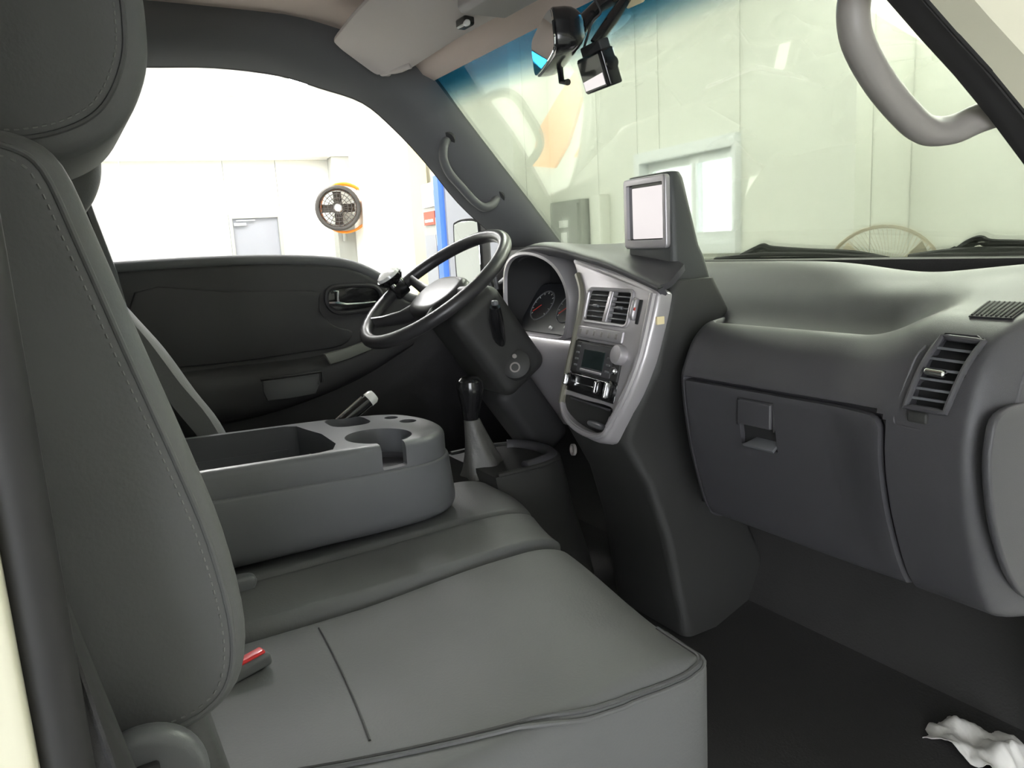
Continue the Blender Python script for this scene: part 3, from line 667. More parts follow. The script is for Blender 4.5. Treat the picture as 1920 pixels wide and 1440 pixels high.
cut(tr, [ex(rrect(CUP[0] + 0.01, 0.02, CUP[1] - 0.024, CUP[1] + 0.022, 0.006), 0.575, 0.70)])
cut(tr, [ex(rrect(-0.282, -0.190, 0.42, 0.50, 0.030), 0.575, 0.70), ex(circ(-0.168, 0.560, 0.017, n=20), 0.57, 0.7), ex(circ(-0.218, 0.545, 0.014, n=20), 0.57, 0.7)])
cut(pad, [ex(rrect(-0.266, -0.026, -0.03, 0.371, 0.02), 0.488, 0.70)])
cut(pad, [ex(circ(*CUP, 0.058, n=40), 0.545, 0.70)])
mk('bin_floor', *rbox((-0.270, 0.0, 0.498), (-0.022, 0.380, 0.506), 0.002, 1), 'dash_plastic', cs)
mk('cup_insert', *lathe([(0.055, 0.556), (0.0575, 0.556), (0.0585, 0.570), (0.0575, 0.572), (0.055, 0.562), (0, 0.562)], (*CUP, 0), (0, 0, 1), 36), 'dash_plastic', cs)
# parking brake
t = thing('parking_brake', (-0.335, 0.40, 0.45), 'black parking brake lever with bright release button behind the console', 'brake lever')
a_, b_ = at(632, 800, 'x', -0.318), at(698, 744, 'x', -0.318)
dd = (b_ - a_).normalized()
mk('lever', *tube([a_ - dd * 0.10, a_, lerp(a_, b_, 0.5), b_], [0.010, 0.012, 0.0145, 0.015], 12), 'black_gloss', t)
mk('release_button', *lathe([(0.0155, -0.012), (0.0155, 0.0), (0.012, 0.006), (0, 0.008)], b_, dd), 'pearl', t)
mk('grip_line', *tube([lerp(a_, b_, 0.1) + V(0, -0.009, 0.010), lerp(a_, b_, 0.85) + V(0, -0.011, 0.011)], 0.0022, 6), 'chrome', t)
mk('gaiter', *lathe([(0.035, 0), (0.03, 0.02), (0.012, 0.05), (0, 0.05)], a_ - dd * 0.13, dd), 'boot_leather', t)

# ================================================================ gear lever and tunnel
FK = 1.112
def far(p): return CAM + (Vector(p) - CAM) * FK
def farg(geo): return [far(v) for v in geo[0]], geo[1]
t = thing('tunnel_console', (-0.25, 0.85, FZ), 'dark grey plastic tunnel cover around the gear lever', 'tunnel cover')
tp = cr([(-0.23, 0.665), (-0.23, 0.76), (-0.20, 0.83), (-0.12, 0.857), (-0.05, 0.840), (-0.02, 0.79), (-0.012, 0.73), (-0.012, 0.665)], 5)
bd = mk('cover', *farg(loft([[V(-0.12 + (u + 0.12) * s, max(0.665, 0.70 + (v - 0.70) * s2 + d), z) for u, v in tp] for z, s, s2, d in ((0.214, 1.35, 1.3, 0.02), (0.30, 1.22, 1.2, 0.02), (0.40, 1.08, 1.08, 0.01), (0.47, 1.03, 1.02, 0.005), (0.505, 1.0, 1.0, 0), (0.513, 0.97, 0.98, 0))])), 'dash_dark', t)
mk('rim', *farg(tube([V(u, v, 0.514) for u, v in offs(tp, 0.008)], 0.006, 8)), 'dash_dark', t)
mk('front_lip', *farg(tube([V(u, v, 0.514) for u, v in offs(tp, 0.020)[8:30]], 0.014, 10)), 'dash_plastic', t)
t = thing('gear_lever', far((-0.12, 0.69, 0.51)), 'gear lever with glossy black knob and leather boot', 'gear lever')
kn = at(882, 745, 'x', -0.12); bs = at(908, 884, 'x', -0.12)
mk('shaft', *farg(tube([bs, kn], 0.008, 10)), 'black_matte', t)
mk('knob', *farg(lathe([(0.013, -0.048), (0.0165, -0.040), (0.0195, -0.015), (0.0255, 0.008), (0.0275, 0.020), (0.0250, 0.034), (0.015, 0.042), (0, 0.044)], kn, (0.05, 0.02, 1), 28)), 'black_gloss', t)
rings = []
for k in range(13):
    s_ = k / 12; c = lerp(bs + V(0, 0.004, -0.005), kn + V(0, 0.0, -0.045), s_); r_ = lerp(0.050, 0.0165, s_ ** 0.75)
    rings.append([c + V(math.cos(2 * math.pi * j / 32) * r_ * 0.85, math.sin(2 * math.pi * j / 32) * r_, 0) * (1 + 0.12 * (1 - s_) * math.sin(5 * 2 * math.pi * j / 32 + s_ * 3)) for j in range(32)])
mk('boot', *farg(loft(rings)), 'boot_leather', t)

# ================================================================ dashboard
da = thing('dashboard', (0.0, 1.1, 0.42), 'wide dark grey dashboard with silver centre stack and glove box', 'dashboard')
TRAY = [(1.29, .872), (1.25, .882), (1.20, .872), (1.14, .832), (1.09, .787), (1.055, .772), (1.032, .777), (1.016, .786), (.992, .781), (.964, .757), (.943, .717), (.936, .69), (.943, .62), (.962, .53), (1.0, .43), (1.06, .412)]
POD = [(1.29, .872), (1.25, .880), (1.20, .866), (1.14, .846), (1.09, .832), (1.05, .825), (1.02, .819), (.99, .806), (.966, .788), (.946, .764), (.931, .728), (.922, .69), (.925, .62), (.951, .53), (1.0, .435), (1.06, .412)]
QV = [(.644, .798), (.697, .796), (.682, .712), (.630, .712)]     # outlet corners (x, z): TL TR BR BL
def inquad(x, z, q, m_=0.0):
    cx = sum(p[0] for p in q) / 4; cz = sum(p[1] for p in q) / 4
    sgn = []
    for i in range(4):
        (x0, z0), (x1, z1) = q[i], q[(i + 1) % 4]
        sgn.append((x1 - x0) * (z - z0) - (z1 - z0) * (x - x0))
    return all(s < m_ for s in sgn)
_pc = {}
def prof(x):
    k = round(x, 5)
    if k in _pc: return _pc[k]
    t = smooth01((x - 0.50) / 0.115); ps_ = []
    for i, (a, b) in enumerate(zip(TRAY, POD)):
        y, z = lerp(a[0], b[0], t), lerp(a[1], b[1], t)
        if i <= 2: z -= 0.020 * math.exp(-((x - 0.46) / 0.13) ** 2)
        if i >= 6:
            y += 0.11 * (1 - smooth01((x - 0.13) / 0.085)) ** 1.5
            if x > 0.705: y += 0.05 * ((x - 0.705) / 0.03) ** 2
        ps_.append((y, z))
    _pc[k] = cr(ps_, 7); return _pc[k]
def yface(x, z):
    f = prof(x)[7 * 7:]
    for (y0, z0), (y1, z1) in zip(f, f[1:]):
        if z1 <= z <= z0: return lerp(y0, y1, (z0 - z) / max(1e-6, z0 - z1))
    return f[-1][0]
GX0, GX1, GZ0, GZ1 = 0.212, 0.598, 0.432, 0.694
xs_ = [-0.06 + 0.005 * k for k in range(160)]
g = []
for x in xs_:
    row = []
    for k, (y, z) in enumerate(prof(x)):
        if k > 60 and GX0 - 0.006 < x < GX1 + 0.004 and z < GZ1 + 0.004 and not (x > GX1 - 0.022 and z > GZ1 - 0.022 and math.hypot(x - GX1 + 0.022, z - GZ1 + 0.022) > 0.027): y += 0.016
        if k > 45 and inquad(x, z, QV): y += 0.022
        row.append(V(x, y, z))
    g.append(row)
pp_ = mk('passenger_panel', *sheet(g, 0.004), 'dash_plastic', da)
# glove box lid following the panel
edgy = lambda i, n: 0 if i == 0 else 1 if i == n else 0.006 if i == 1 else 0.994 if i == n - 1 else 0.018 + 0.964 * (i - 2) / (n - 4)
NU, NV = 40, 30; g = []; rc_ = 0.022
for i in range(NU + 1):
    row = []
    for j in range(NV + 1):
        x = lerp(GX0, GX1, edgy(i, NU)); z = lerp(GZ1, GZ0, edgy(j, NV))
        if x > GX1 - rc_ and z > GZ1 - rc_:
            dx, dz = x - (GX1 - rc_), z - (GZ1 - rc_); L = max(abs(dx), abs(dz)); h_ = math.hypot(dx, dz)
            if h_ > 0: x = GX1 - rc_ + dx * L / h_; z = GZ1 - rc_ + dz * L / h_
        e = min(i, NU - i, j, NV - j); y = yface(min(max(x, .215), .598), z) - 0.003 + (0.010 if e == 0 else 0.0008 if e == 1 else 0)
        row.append(V(x, y, z))
    g.append(row)
lid = mk('glove_box_lid', *sheet(g, 0.010), 'dash_plastic', da)
cut(lid, [box((0.335, 0.85, 0.600), (0.409, 1.05, 0.636))])
ly = yface(0.37, 0.65)
mk('latch', *rbox((0.338, ly - 0.010, 0.637), (0.406, ly + 0.012, 0.678), 0.003, 3), 'dash_plastic', lid)
mk('latch_gap', *tube([V(x_, ly - 0.0045, z_) for x_, z_ in ((0.336, 0.634), (0.336, 0.680), (0.408, 0.680), (0.408, 0.634))], 0.0016, 6), 'rubber', lid)
mk('latch_pocket', *box((0.333, ly + 0.012, 0.592), (0.411, ly + 0.02, 0.64)), 'black_matte', lid, False)
mk('finger_lip', *puff([(0.345, 0), (0.407, 0), (0.407, 0.016), (0.400, 0.022), (0.360, 0.022)], 0, 0.006, 0.002, frame((0, ly - 0.002, 0.598), (1, 0, 0), (0, 0.75, 0.5), (0, -0.5, 0.75)), 2), 'console_plastic', lid)
# outlet at the passenger end
def QP(s, t, d=0.0):
    a = [lerp(QV[0][i], QV[1][i], s) for i in (0, 1)]; b = [lerp(QV[3][i], QV[2][i], s) for i in (0, 1)]
    x, z = lerp(a[0], b[0], t), lerp(a[1], b[1], t)
    return V(x, yface(min(x, 0.705), z) + d, z)
av = mk('air_vent', *sheet([[QP(s, t, 0.016) for t in [k / 8 for k in range(9)]] for s in (0, .5, 1)], 0.003), 'black_matte', da)
ring = [QP(k / 6, 0, -0.001) for k in range(6)] + [QP(1, k / 8, -0.001) for k in range(8)] + [QP(1 - k / 6, 1, -0.001) for k in range(6)] + [QP(0, 1 - k / 8, -0.001) for k in range(8)]
mk('vent_frame', *tube(ring, 0.0042, 8, True), 'dash_plastic', av)
for k in range(1, 7):
    t_ = k / 7
    mk('slat', *join(*[loft([[QP(s, t_, d) + V(0, 0, dz) for d, dz in ((-0.001, 0.0016), (-0.001, -0.0016), (0.014, -0.004), (0.014, -0.001))] for s in (0.0, 0.5, 1.0)])]), 'console_plastic', av)
mk('vent_knob', *rbox((-0.014, -0.006, -0.0045), (0.014, 0.006, 0.0045), 0.0044, 3, f=lambda x, y, z: QP(0.42, 0.46, -0.005) + V(x, y, z - 0.05 * x)), 'chrome', av)
tw = QP(0.4, 1.13, -0.001)
mk('thumb_wheel', *rbox((-0.013, -0.004, -0.007), (0.013, 0.008, 0.007), 0.003, 2, f=lambda x, y, z: tw + V(x, y, z)), 'dash_dark', av)
surr = [QP(-0.28, -0.10, 0), QP(0.5, -0.14, 0), QP(1.12, -0.10, 0)]
mk('vent_surround', *tube(cr([QP(1.1, 1.32, .002), QP(0.1, 1.30, .001), QP(-0.22, 1.22, .001), QP(-0.26, 0.6, .001), QP(-0.24, 0.15, .001), QP(-0.05, -0.12, .001), QP(0.6, -0.16, .001), QP(1.0, -0.15, .001)], 5), 0.0018, 6), 'dash_plastic', av)
# demister grille on the top of the end pod
c4 = [at(1816, 597, 'y', 1.02), at(1852, 573, 'y', 1.09), at(1938, 577, 'y', 1.09), at(1898, 599, 'y', 1.02)]
gz = lambda p: V(p.x, p.y, prof(min(p.x, .70))[0][1])
def topz(x, y):
    f = prof(min(x, .72))[:8 * 7]
    for (y0, z0), (y1, z1) in zip(f, f[1:]):
        if y1 <= y <= y0: return lerp(z0, z1, (y0 - y) / max(1e-6, y0 - y1))
    return f[-1][1]
def GP(s, t, d=0.0):
    p = lerp(lerp(c4[0], c4[3], s), lerp(c4[1], c4[2], s), t); return V(p.x, p.y, topz(p.x, p.y) + d)
dg = mk('demister_grille', *sheet([[GP(s, t, 0.001) for t in (0, .5, 1)] for s in (0, .33, .67, 1)], 0.0015), 'black_matte', da)
for k in range(9):
    s = (k + 0.5) / 9
    mk('rib', *tube([GP(s, 0.04, 0.003), GP(s, 0.5, 0.003), GP(s, 0.96, 0.003)], 0.0012, 5), 'rubber', dg)
# end cap
ecp = cr([(q.y, q.z) for q in (at(px, py, 'x', 0.738) for px, py in ((2060, 745), (1930, 752), (1868, 775), (1850, 830), (1847, 900), (1860, 1000), (1892, 1090), (1940, 1128), (2060, 1135)))], 4)
sidep = [(y, z) for y, z in prof(0.735)[8:]] + [(1.28, 0.42), (1.28, 0.87)]
ec = mk('end_cap', *puff(sidep, 0.727, 0.738, 0.004, lambda u, v, w: V(w, u, v), 3), 'dash_plastic', da)
mk('end_panel', *puff(ecp, 0.733, 0.744, 0.004, lambda u, v, w: V(w, u, v), 3), 'dash_plastic', ec)
# driver side top pad
EP = [(-0.725, 1.06, .84), (-0.62, 1.03, .868), (-0.53, 1.010, .893), (-0.45, 1.002, .924), (-0.36, 0.996, .934), (-0.25, 0.988, .926), (-0.15, 0.978, .911), (-0.04, 0.960, .896), (0.06, 0.942, .876), (0.15, 0.930, .854)]
g = []
for x, y, z in cr(EP, 5):
    zr = max(z, 0.885)
    cmp_ = lambda q: V(x if x < -0.3 else lerp(x, -0.3 + (x + 0.3) * 0.31, smooth01((q[0] - 0.99) / 0.12)), *q)
    g.append([cmp_(q) for q in cr([(y + 0.012, z - 0.02), (y, z - 0.004), (y + 0.006, z + 0.004), (y + 0.03, z + 0.010), (y + 0.07, lerp(z + 0.012, 0.93, .4)), (1.12, 0.932), (1.20, 0.922), (1.29, 0.89)], 4)])
mk('top_pad', *sheet(g, -0.012), 'dash_plastic', da)
# centre tower under the stack
def ringbox(z, x0, x1, y0, y1, r=0.02): return [V(u, v, z) for u, v in rrect(x0, x1, y0, y1, r, 4)]
tw_ = [(0.862, -.14, .148, .978, 1.08), (0.84, -.14, .151, .958, 1.09), (0.79, -.14, .152, .942, 1.12), (0.70, -.14, .146, .918, 1.14), (0.62, -.13, .116, .897, 1.14), (0.56, -.11, .092, .890, 1.14), (0.47, -.10, .104, .935, 1.16), (0.35, -.10, .115, .97, 1.2), (0.14, -.10, .135, 1.0, 1.28)]
mk('centre_tower', *loft([ringbox(z, a, b, c, d) for z, a, b, c, d in tw_]), 'dash_dark', da)
# under-dash closing panel
mk('lower_panel', *sheet([[V(x, y, z) for y, z in ((1.06, .415), (1.15, .40), (1.25, .42), (1.31, .5))] for x in (0.12, 0.3, 0.5, 0.72)], 0.004), 'black_matte', da)

# ---- centre stack
sa, st = R(6), R(15.5)
SU = V(math.cos(sa), -math.sin(sa), 0); SB = V(math.sin(sa), math.cos(sa), 0)
SV = SB * math.sin(st) + V(0, 0, 1) * math.cos(st); SN = SU.cross(SV)
fS = frame((0, 0.93, 0.79), SU, SV, SN)
bo_ = [(-0.190, .120), (-0.12, .112), (-0.042, .101), (0.06, .085), (0.144, .067), (0.160, .050), (0.158, -.03), (0.150, -.085), (0.128, -.15), (0.098, -.212), (0.070, -.236), (0.030, -.242), (-0.035, -.236), (-0.085, -.222), (-0.118, -.198), (-0.120, -.126), (-0.114, -.011), (-0.130, .05), (-0.165, .09)]
bz = mk('stack_bezel', *puff(cr([(u_ - 0.010 if u_ > 0.08 else u_, v_) for u_, v_ in bo_], 3, True), -0.034, 0.0, 0.003, fS, 4, r1=0.010), 'silver_bezel', da)
cut(bz, [puff(rrect(-0.088, 0.074, -0.010, 0.056, 0.010), -0.025, 0.02, 0.001, fS, 1)])
cut(bz, [puff(rrect(-0.104, 0.082, -0.160, -0.050, 0.004), -0.006, 0.02, 0.001, fS, 1)])
cut(bz, [puff(cr([(-0.106, -.170), (-0.02, -.168), (0.072, -.166), (0.082, -.182), (0.070, -.212), (0.025, -.226), (-0.04, -.222), (-0.085, -.208), (-0.106, -.19)], 3, True), -0.032, 0.02, 0.001, fS, 1)])
mk('edge_strip', *tube([fS(u, v, 0.001) for u, v in cr([(0.138, .055), (0.137, -.03), (0.130, -.085), (0.108, -.15), (0.080, -.205)], 5)], 0.0065, 8), 'silver_bezel', bz)
mk('edge_strip', *tube([fS(u, v, 0.001) for u, v in cr([(-0.150, .085), (-0.118, .05), (-0.106, 0.0), (-0.110, -.06), (-0.113, -.126), (-0.112, -.19)], 5)], 0.0075, 8), 'bezel_olive', bz)
v2 = mk('air_vent', *puff(rrect(-0.087, 0.073, -0.009, 0.055, 0.009), -0.0245, -0.020, 0.001, fS, 1), 'black_matte', da)
mk('vent_frame', *tube([fS(u, v, 0.001) for u, v in rrect(-0.088, 0.075, -0.011, 0.057, 0.010)], 0.0040, 8, True), 'silver_bezel', v2)
mk('centre_bar', *rbox((-0.0155, -0.010, -0.012), (-0.0015, 0.056, 0.003), 0.003, 3, f=lambda u, v, w: fS(u + v * 0.12, v, w)), 'silver_bezel', v2)
for a, b in ((-0.088, -0.016), (-0.001, 0.074)):
    for k in range(5):
        v = -0.010 + 0.066 * (k + 1) / 6
        mk('slat', *rbox((a, v - 0.0016, -0.016), (b, v + 0.0016, -0.001), 0.001, 1, f=fS), 'console_plastic', v2)
    c = (a + b) / 2
    mk('vent_knob', *rbox((c - 0.010, 0.0195, -0.004), (c + 0.010, 0.0265, 0.004), 0.003, 3, f=fS), 'console_plastic', v2)
mk('thumb_wheel', *rbox((0.084, 0.002, -0.004), (0.098, 0.044, 0.010), (0.004, 0.014, 0.008), 4, f=fS), 'silver_bezel', v2)
mk('wheel_slot', *rbox((0.099, -0.004, -0.002), (0.109, 0.042, 0.002), 0.0018, 2, f=fS), 'black_matte', v2)
mk('wheel_mark', *rbox((0.096, 0.020, 0.006), (0.1, 0.026, 0.009), 0.0012, 2, f=fS), 'gauge_red', v2)
bs_ = mk('switch_strip', *rbox((-0.102, -0.0455, -0.004), (0.070, -0.0205, 0.004), 0.003, 3, f=fS), 'silver_bezel', da)
for u in (-0.088, -0.060, -0.032, -0.004, 0.024, 0.050):
    mk('switch_mark', *rbox((u - 0.004, -0.038, 0.003), (u + 0.004, -0.028, 0.0047), 0.0008, 1, f=fS), 'handle_grey', bs_)
ra = mk('radio', *rbox((-0.102, -0.119, -0.010), (0.080, -0.0525, 0.003), 0.003, 3, f=fS), 'dash_dark', da)
mk('face_plate', *puff(rrect(-0.075, 0.055, -0.116, -0.056, 0.004), 0.0, 0.0042, 0.001, fS, 1), 'dash_plastic', ra)
mk('radio_screen', *puff(rrect(-0.055, 0.025, -0.105, -0.067, 0.002), 0.002, 0.0058, 0.001, fS, 1), 'screen_dark', ra)
mk('chrome_line', *rbox((-0.058, -0.1125, 0.002), (0.024, -0.1075, 0.0065), 0.0015, 2, f=fS), 'silver_bezel', ra)
for k in range(4):
    v = -0.064 - k * 0.013
    mk('button', *rbox((-0.086, v - 0.002, 0.001), (-0.074, v + 0.002, 0.006), 0.0014, 2, f=fS), 'console_plastic', ra)
    if k: mk('button', *rbox((0.036, v - 0.002, 0.001), (0.050, v + 0.002, 0.006), 0.0014, 2, f=fS), 'console_plastic', ra)
mk('volume_knob', *lathe([(0.019, 0), (0.0195, 0.010), (0.0175, 0.016), (0.012, 0.0165), (0, 0.0165)], fS(0.077, -0.066, 0), SN, 28), 'silver_bezel', ra)
mk('tuning_knob', *lathe([(0.008, 0), (0.008, 0.008), (0.006, 0.011), (0, 0.011)], fS(0.068, -0.098, 0.0), SN, 20), 'chrome', ra)
cl = mk('climate_panel', *rbox((-0.104, -0.160, -0.010), (0.082, -0.121, 0.002), 0.003, 3, f=fS), 'black_gloss', da)
mk('slider_line', *rbox((-0.075, -0.141, 0.001), (0.018, -0.1385, 0.0035), 0.0008, 1, f=fS), 'chrome', cl)
for u, r_ in ((-0.095, 0.014), (0.026, 0.014), (0.064, 0.019)):
    kb = mk('knob', *lathe([(r_, 0), (r_, 0.007), (r_ * 0.75, 0.009), (0, 0.009)], fS(u, -0.137, 0), SN, 26), 'black_gloss', cl)
    mk('knob_bar', *rbox((u - 0.0035, -0.137 - r_ * 0.85, 0.006), (u + 0.0035, -0.137 + r_ * 0.85, 0.017), 0.003, 3, f=fS), 'chrome', kb)
po = mk('storage_pocket', *puff(rrect(-0.10, 0.078, -0.222, -0.168, 0.01), -0.032, -0.029, 0.001, fS, 1), 'black_matte', da)
mk('pocket_lid', *rbox((-0.09, -0.176, -0.02), (0.068, -0.171, -0.004), 0.002, 2, f=fS), 'dash_plastic', po)
mk('coin_tray', *rbox((-0.02, -0.219, -0.026), (0.045, -0.205, -0.008), (0.02, 0.006, 0.008), 4, f=fS), 'console_plastic', po)
mk('pocket_rim', *tube([fS(u, v, 0.002) for u, v in cr([(-0.112, -.185), (-0.09, -.212), (-0.04, -.229), (0.025, -.233), (0.072, -.219), (0.086, -.185)], 5)], 0.005, 8), 'silver_bezel', po)
mk('power_socket', *lathe([(0.013, 0), (0.013, 0.006), (0.009, 0.006), (0.009, 0.001), (0, 0.001)], at(1077, 843, 'y', 0.932), (-0.2, -1, 0.1), 20), 'handle_grey', da)

# ---- instrument cluster
cl_in = [(-0.507, .821), (-0.499, .872), (-0.470, .902), (-0.418, .914), (-0.351, .909), (-0.289, .888), (-0.250, .853), (-0.236, .815), (-0.242, .767), (-0.262, .728), (-0.341, .722), (-0.45, .724), (-0.494, .748), (-0.507, .785)]
ci = cr(cl_in, 4, True); ccx, ccz = -0.372, 0.815
sc = lambda k, y: [V(ccx + (x - ccx) * k, y, ccz + (z - ccz) * k) for x, z in ci]
hood = mk('cluster_hood', *loft([sc(1.20, 1.05), sc(1.13, 1.006), sc(1.09, 0.994), sc(1.03, 0.992), sc(0.995, 0.999)], True, False), 'silver_bezel', da)
icl = mk('instrument_cluster', *loft([sc(1.0, 0.998), sc(0.96, 1.03), sc(0.90, 1.09), sc(0.88, 1.12), sc(0.02, 1.121)], True, False), 'black_matte', da)
dn = V(0, -0.80, 0.60); dvv = V(0, 0.60, 0.80); fD = frame((-0.372, 1.045, 0.770), (1, 0, 0), dvv, dn)
mk('dial_plate', *puff(rrect(-0.122, 0.122, -0.055, 0.085, 0.03), -0.004, 0.0, 0.001, fD, 1), 'gauge_face', icl)
for u, r_ in ((-0.06, 0.042), (0.058, 0.042)):
    gd = mk('gauge', *tube([fD(u + r_ * math.cos(a), 0.02 + r_ * math.sin(a), 0.001) for a in [k * math.pi / 16 for k in range(32)]], 0.0018, 6, True), 'console_plastic', icl)
    mk('needle', *tube([fD(u, 0.02, 0.004), fD(u - 0.024, 0.0, 0.004)], 0.0012, 5), 'gauge_red', gd)
    mk('ticks', *join(*[tube([fD(u + 0.034 * math.cos(a), 0.02 + 0.034 * math.sin(a), 0.001), fD(u + 0.039 * math.cos(a), 0.02 + 0.039 * math.sin(a), 0.001)], 0.0007, 4) for a in [R(-40 + 26 * k) for k in range(11)]]), 'paper', gd)
for u, v in ((0.09, -0.035), (0.10, -0.028), (0.03, -0.04)): mk('trip_button', *lathe([(0.004, 0), (0.004, 0.006), (0, 0.007)], fD(u, v, 0), dn, 12), 'pearl', icl)
# lower driver panel
g = [[V(x, y, z) for y, z in cr([(1.03, .722), (1.004, .724), (.985, .708), (.980, .67), (.992, .61), (1.02, .54), (1.08, .48)], 4)] for x in [-0.72, -0.6, -0.5, -0.4, -0.3, -0.2, -0.12]]
mk('knee_panel', *sheet(g, 0.006), 'silver_bezel', da)
for k in range(2): mk('vent_blade', *tube([at(912 + 12 * k, 500 - 6 * k, 'x', -0.60), at(922 + 10 * k, 548 - 6 * k, 'x', -0.60)], 0.006, 8), 'console_plastic', da)

# ================================================================ monitor on the dash top
MK = 1.045
def mfar(geo): return [CAM + (Vector(v) - CAM) * MK for v in geo[0]], geo[1]
mo = thing('dash_monitor', (0.03, 1.04, 0.90), 'square monitor with lit pale screen in a dark pod on the dash top', 'monitor')
mu = V(math.cos(R(6)), -math.sin(R(6)), 0); mb = V(math.sin(R(6)), math.cos(R(6)), 0)
def ms(z, x0, x1, y0, y1, r=0.012): return [V(0, 0, z) + V(0.082, 0.970, 0) + mu * u + mb * v for u, v in rrect(x0, x1, y0, y1, r, 3)]
mk('shell', *mfar(loft([ms(1.058, -.052, .060, 0.004, .020, .006), ms(1.056, -.064, .070, -.002, .026), ms(1.045, -.068, .074, -.004, .030), ms(0.985, -.068, .076, -.004, .045), ms(0.925, -.068, .078, -.004, .060), ms(0.905, -.067, .079, -.004, .070), ms(0.870, -.066, .080, -.003, .082), ms(0.82, -.066, .080, -.002, .10)])), 'monitor_shell', mo)
fM = frame(V(0.082, 0.970, 0.985) - mb * 0.004, mu, (0, 0, 1), -mb)
bzm = mk('bezel', *mfar(puff(rrect(-0.065, 0.071, -0.062, 0.068, 0.008), -0.004, 0.008, 0.003, fM, 3)), 'silver_bezel', mo)
cut(bzm, [mfar(puff(rrect(-0.054, 0.062, -0.046, 0.056, 0.003), 0.0, 0.02, 0.0005, fM, 1))])
mk('screen_border', *mfar(puff(rrect(-0.054, 0.062, -0.046, 0.056, 0.003), 0.0, 0.0015, 0.0005, fM, 1)), 'black_gloss', bzm)
mk('screen', *mfar(puff(rrect(-0.042, 0.060, -0.044, 0.050, 0.002), 0.001, 0.0028, 0.0005, fM, 1)), 'pale_glow', bzm)
p_ = at(1238, 601, 'x', 0.1535)
tag(mk('sticker', *box((0.150, p_.y - 0.008, p_.z - 0.007), (0.1545, p_.y + 0.009, p_.z + 0.007)), 'sticker_yellow', None, False), 'small pale yellow square sticker on the side of the centre stack', 'sticker')

# ================================================================ steering
WO = V(-0.38, 0.736, 0.8585); WF = V(0, 0.824, 0.566).normalized(); WN = V(0, -0.566, 0.824).normalized()
fW = frame(WO, (1, 0, 0), WF, WN)
co = thing('steering_column', (-0.38, 0.95, 0.5), 'dark steering column shroud with ignition lock', 'steering column')
mk('shroud', *rbox((-0.085, -0.065, -0.30), (0.088, 0.075, -0.055), (0.03, 0.03, 0.03), 4, f=lambda u, v, w: fW(u, v + 0.02, w)), 'dash_dark', co)
mk('lower_boot', *rbox((-0.06, -0.06, -0.50), (0.06, 0.05, -0.28), 0.03, 3, f=fW), 'black_matte', co)
kp = at(966, 682, 'x', -0.285); kaxis = V(0.75, -0.55, 0.35)
ig = mk('ignition_boss', *lathe([(0.036, -0.02), (0.034, 0.0), (0.022, 0.006), (0, 0.006)], kp, kaxis, 28), 'dash_dark', co)
mk('lock_ring', *lathe([(0.012, 0.004), (0.012, 0.010), (0.0085, 0.010), (0.0085, 0.005), (0, 0.005)], kp + V(0, 0, -0.010), kaxis, 22), 'handle_grey', ig)
mk('lock_light', *lathe([(0.005, 0.004), (0.005, 0.009), (0, 0.009)], kp + V(0, 0, 0.016), kaxis, 16), 'handle_grey', ig)
sk = [at(940, 655, 'x', -0.315), at(935, 630, 'x', -0.29), at(930, 600, 'x', -0.265), at(928, 575, 'x', -0.25)]
mk('stalk', *tube(sk, [0.012, 0.015, 0.0165, 0.012], 12), 'black_gloss', co)
mk('stalk_tip', *rbox((-0.008, -0.006, -0.006), (0.008, 0.006, 0.006), 0.004, 3, f=lambda x, y, z: sk[-1] + V(x, y, z + 0.008)), 'console_plastic', co)
sw = thing('steering_wheel', fW(0, 0, -0.06), 'black steering wheel with a spinner knob on its rim', 'steering wheel')
RR = 0.189
mk('rim', *tube([fW(RR * math.cos(a), RR * math.sin(a), 0) for a in [k * math.pi / 36 for k in range(72)]], 0.0150, 14, True), 'wheel_black', sw)
hubp = cr([(-0.085, -0.02), (-0.08, 0.03), (-0.045, 0.058), (0.045, 0.058), (0.08, 0.03), (0.085, -0.02), (0.06, -0.062), (0, -0.074), (-0.06, -0.062)], 4, True)
mk('hub_pad', *puff(hubp, -0.055, -0.008, 0.02, fW, 5), 'wheel_black', sw)
for a in (8, 172, -48, -132):
    c_, s_ = math.cos(R(a)), math.sin(R(a))
    mk('spoke', *tube([fW(0.06 * c_, 0.05 * s_, -0.032), fW(0.11 * c_, 0.11 * s_, -0.026), fW(0.155 * c_, 0.155 * s_, -0.012), fW(0.186 * c_, 0.186 * s_, 0)], [0.022, 0.016, 0.013, 0.013], 10, flat=0.6), 'wheel_black', sw)
ka_ = R(184)
kc = fW(0.186 * math.cos(ka_), 0.186 * math.sin(ka_), 0.0)
sk_ = mk('spinner_knob', *lathe([(0.012, 0.016), (0.026, 0.022), (0.033, 0.032), (0.034, 0.040), (0, 0.040)], kc, WN, 26), 'black_gloss', sw)
mk('knob_cap', *lathe([(0.031, 0.039), (0.029, 0.047), (0.018, 0.053), (0, 0.055)], kc, WN, 26), 'pearl', sk_)
mk('clamp', *rbox((-0.018, -0.02, -0.02), (0.018, 0.02, 0.02), 0.006, 3, f=lambda u, v, w: kc + V(1, 0, 0) * u + WF * v + WN * w), 'black_gloss', sk_)
for s_ in (-0.012, 0.012): mk('clamp_bolt', *lathe([(0.007, 0.016), (0.007, 0.024), (0, 0.026)], kc + V(1, 0, 0) * 0.018 + WF * s_, WN, 12), 'chrome', sk_)

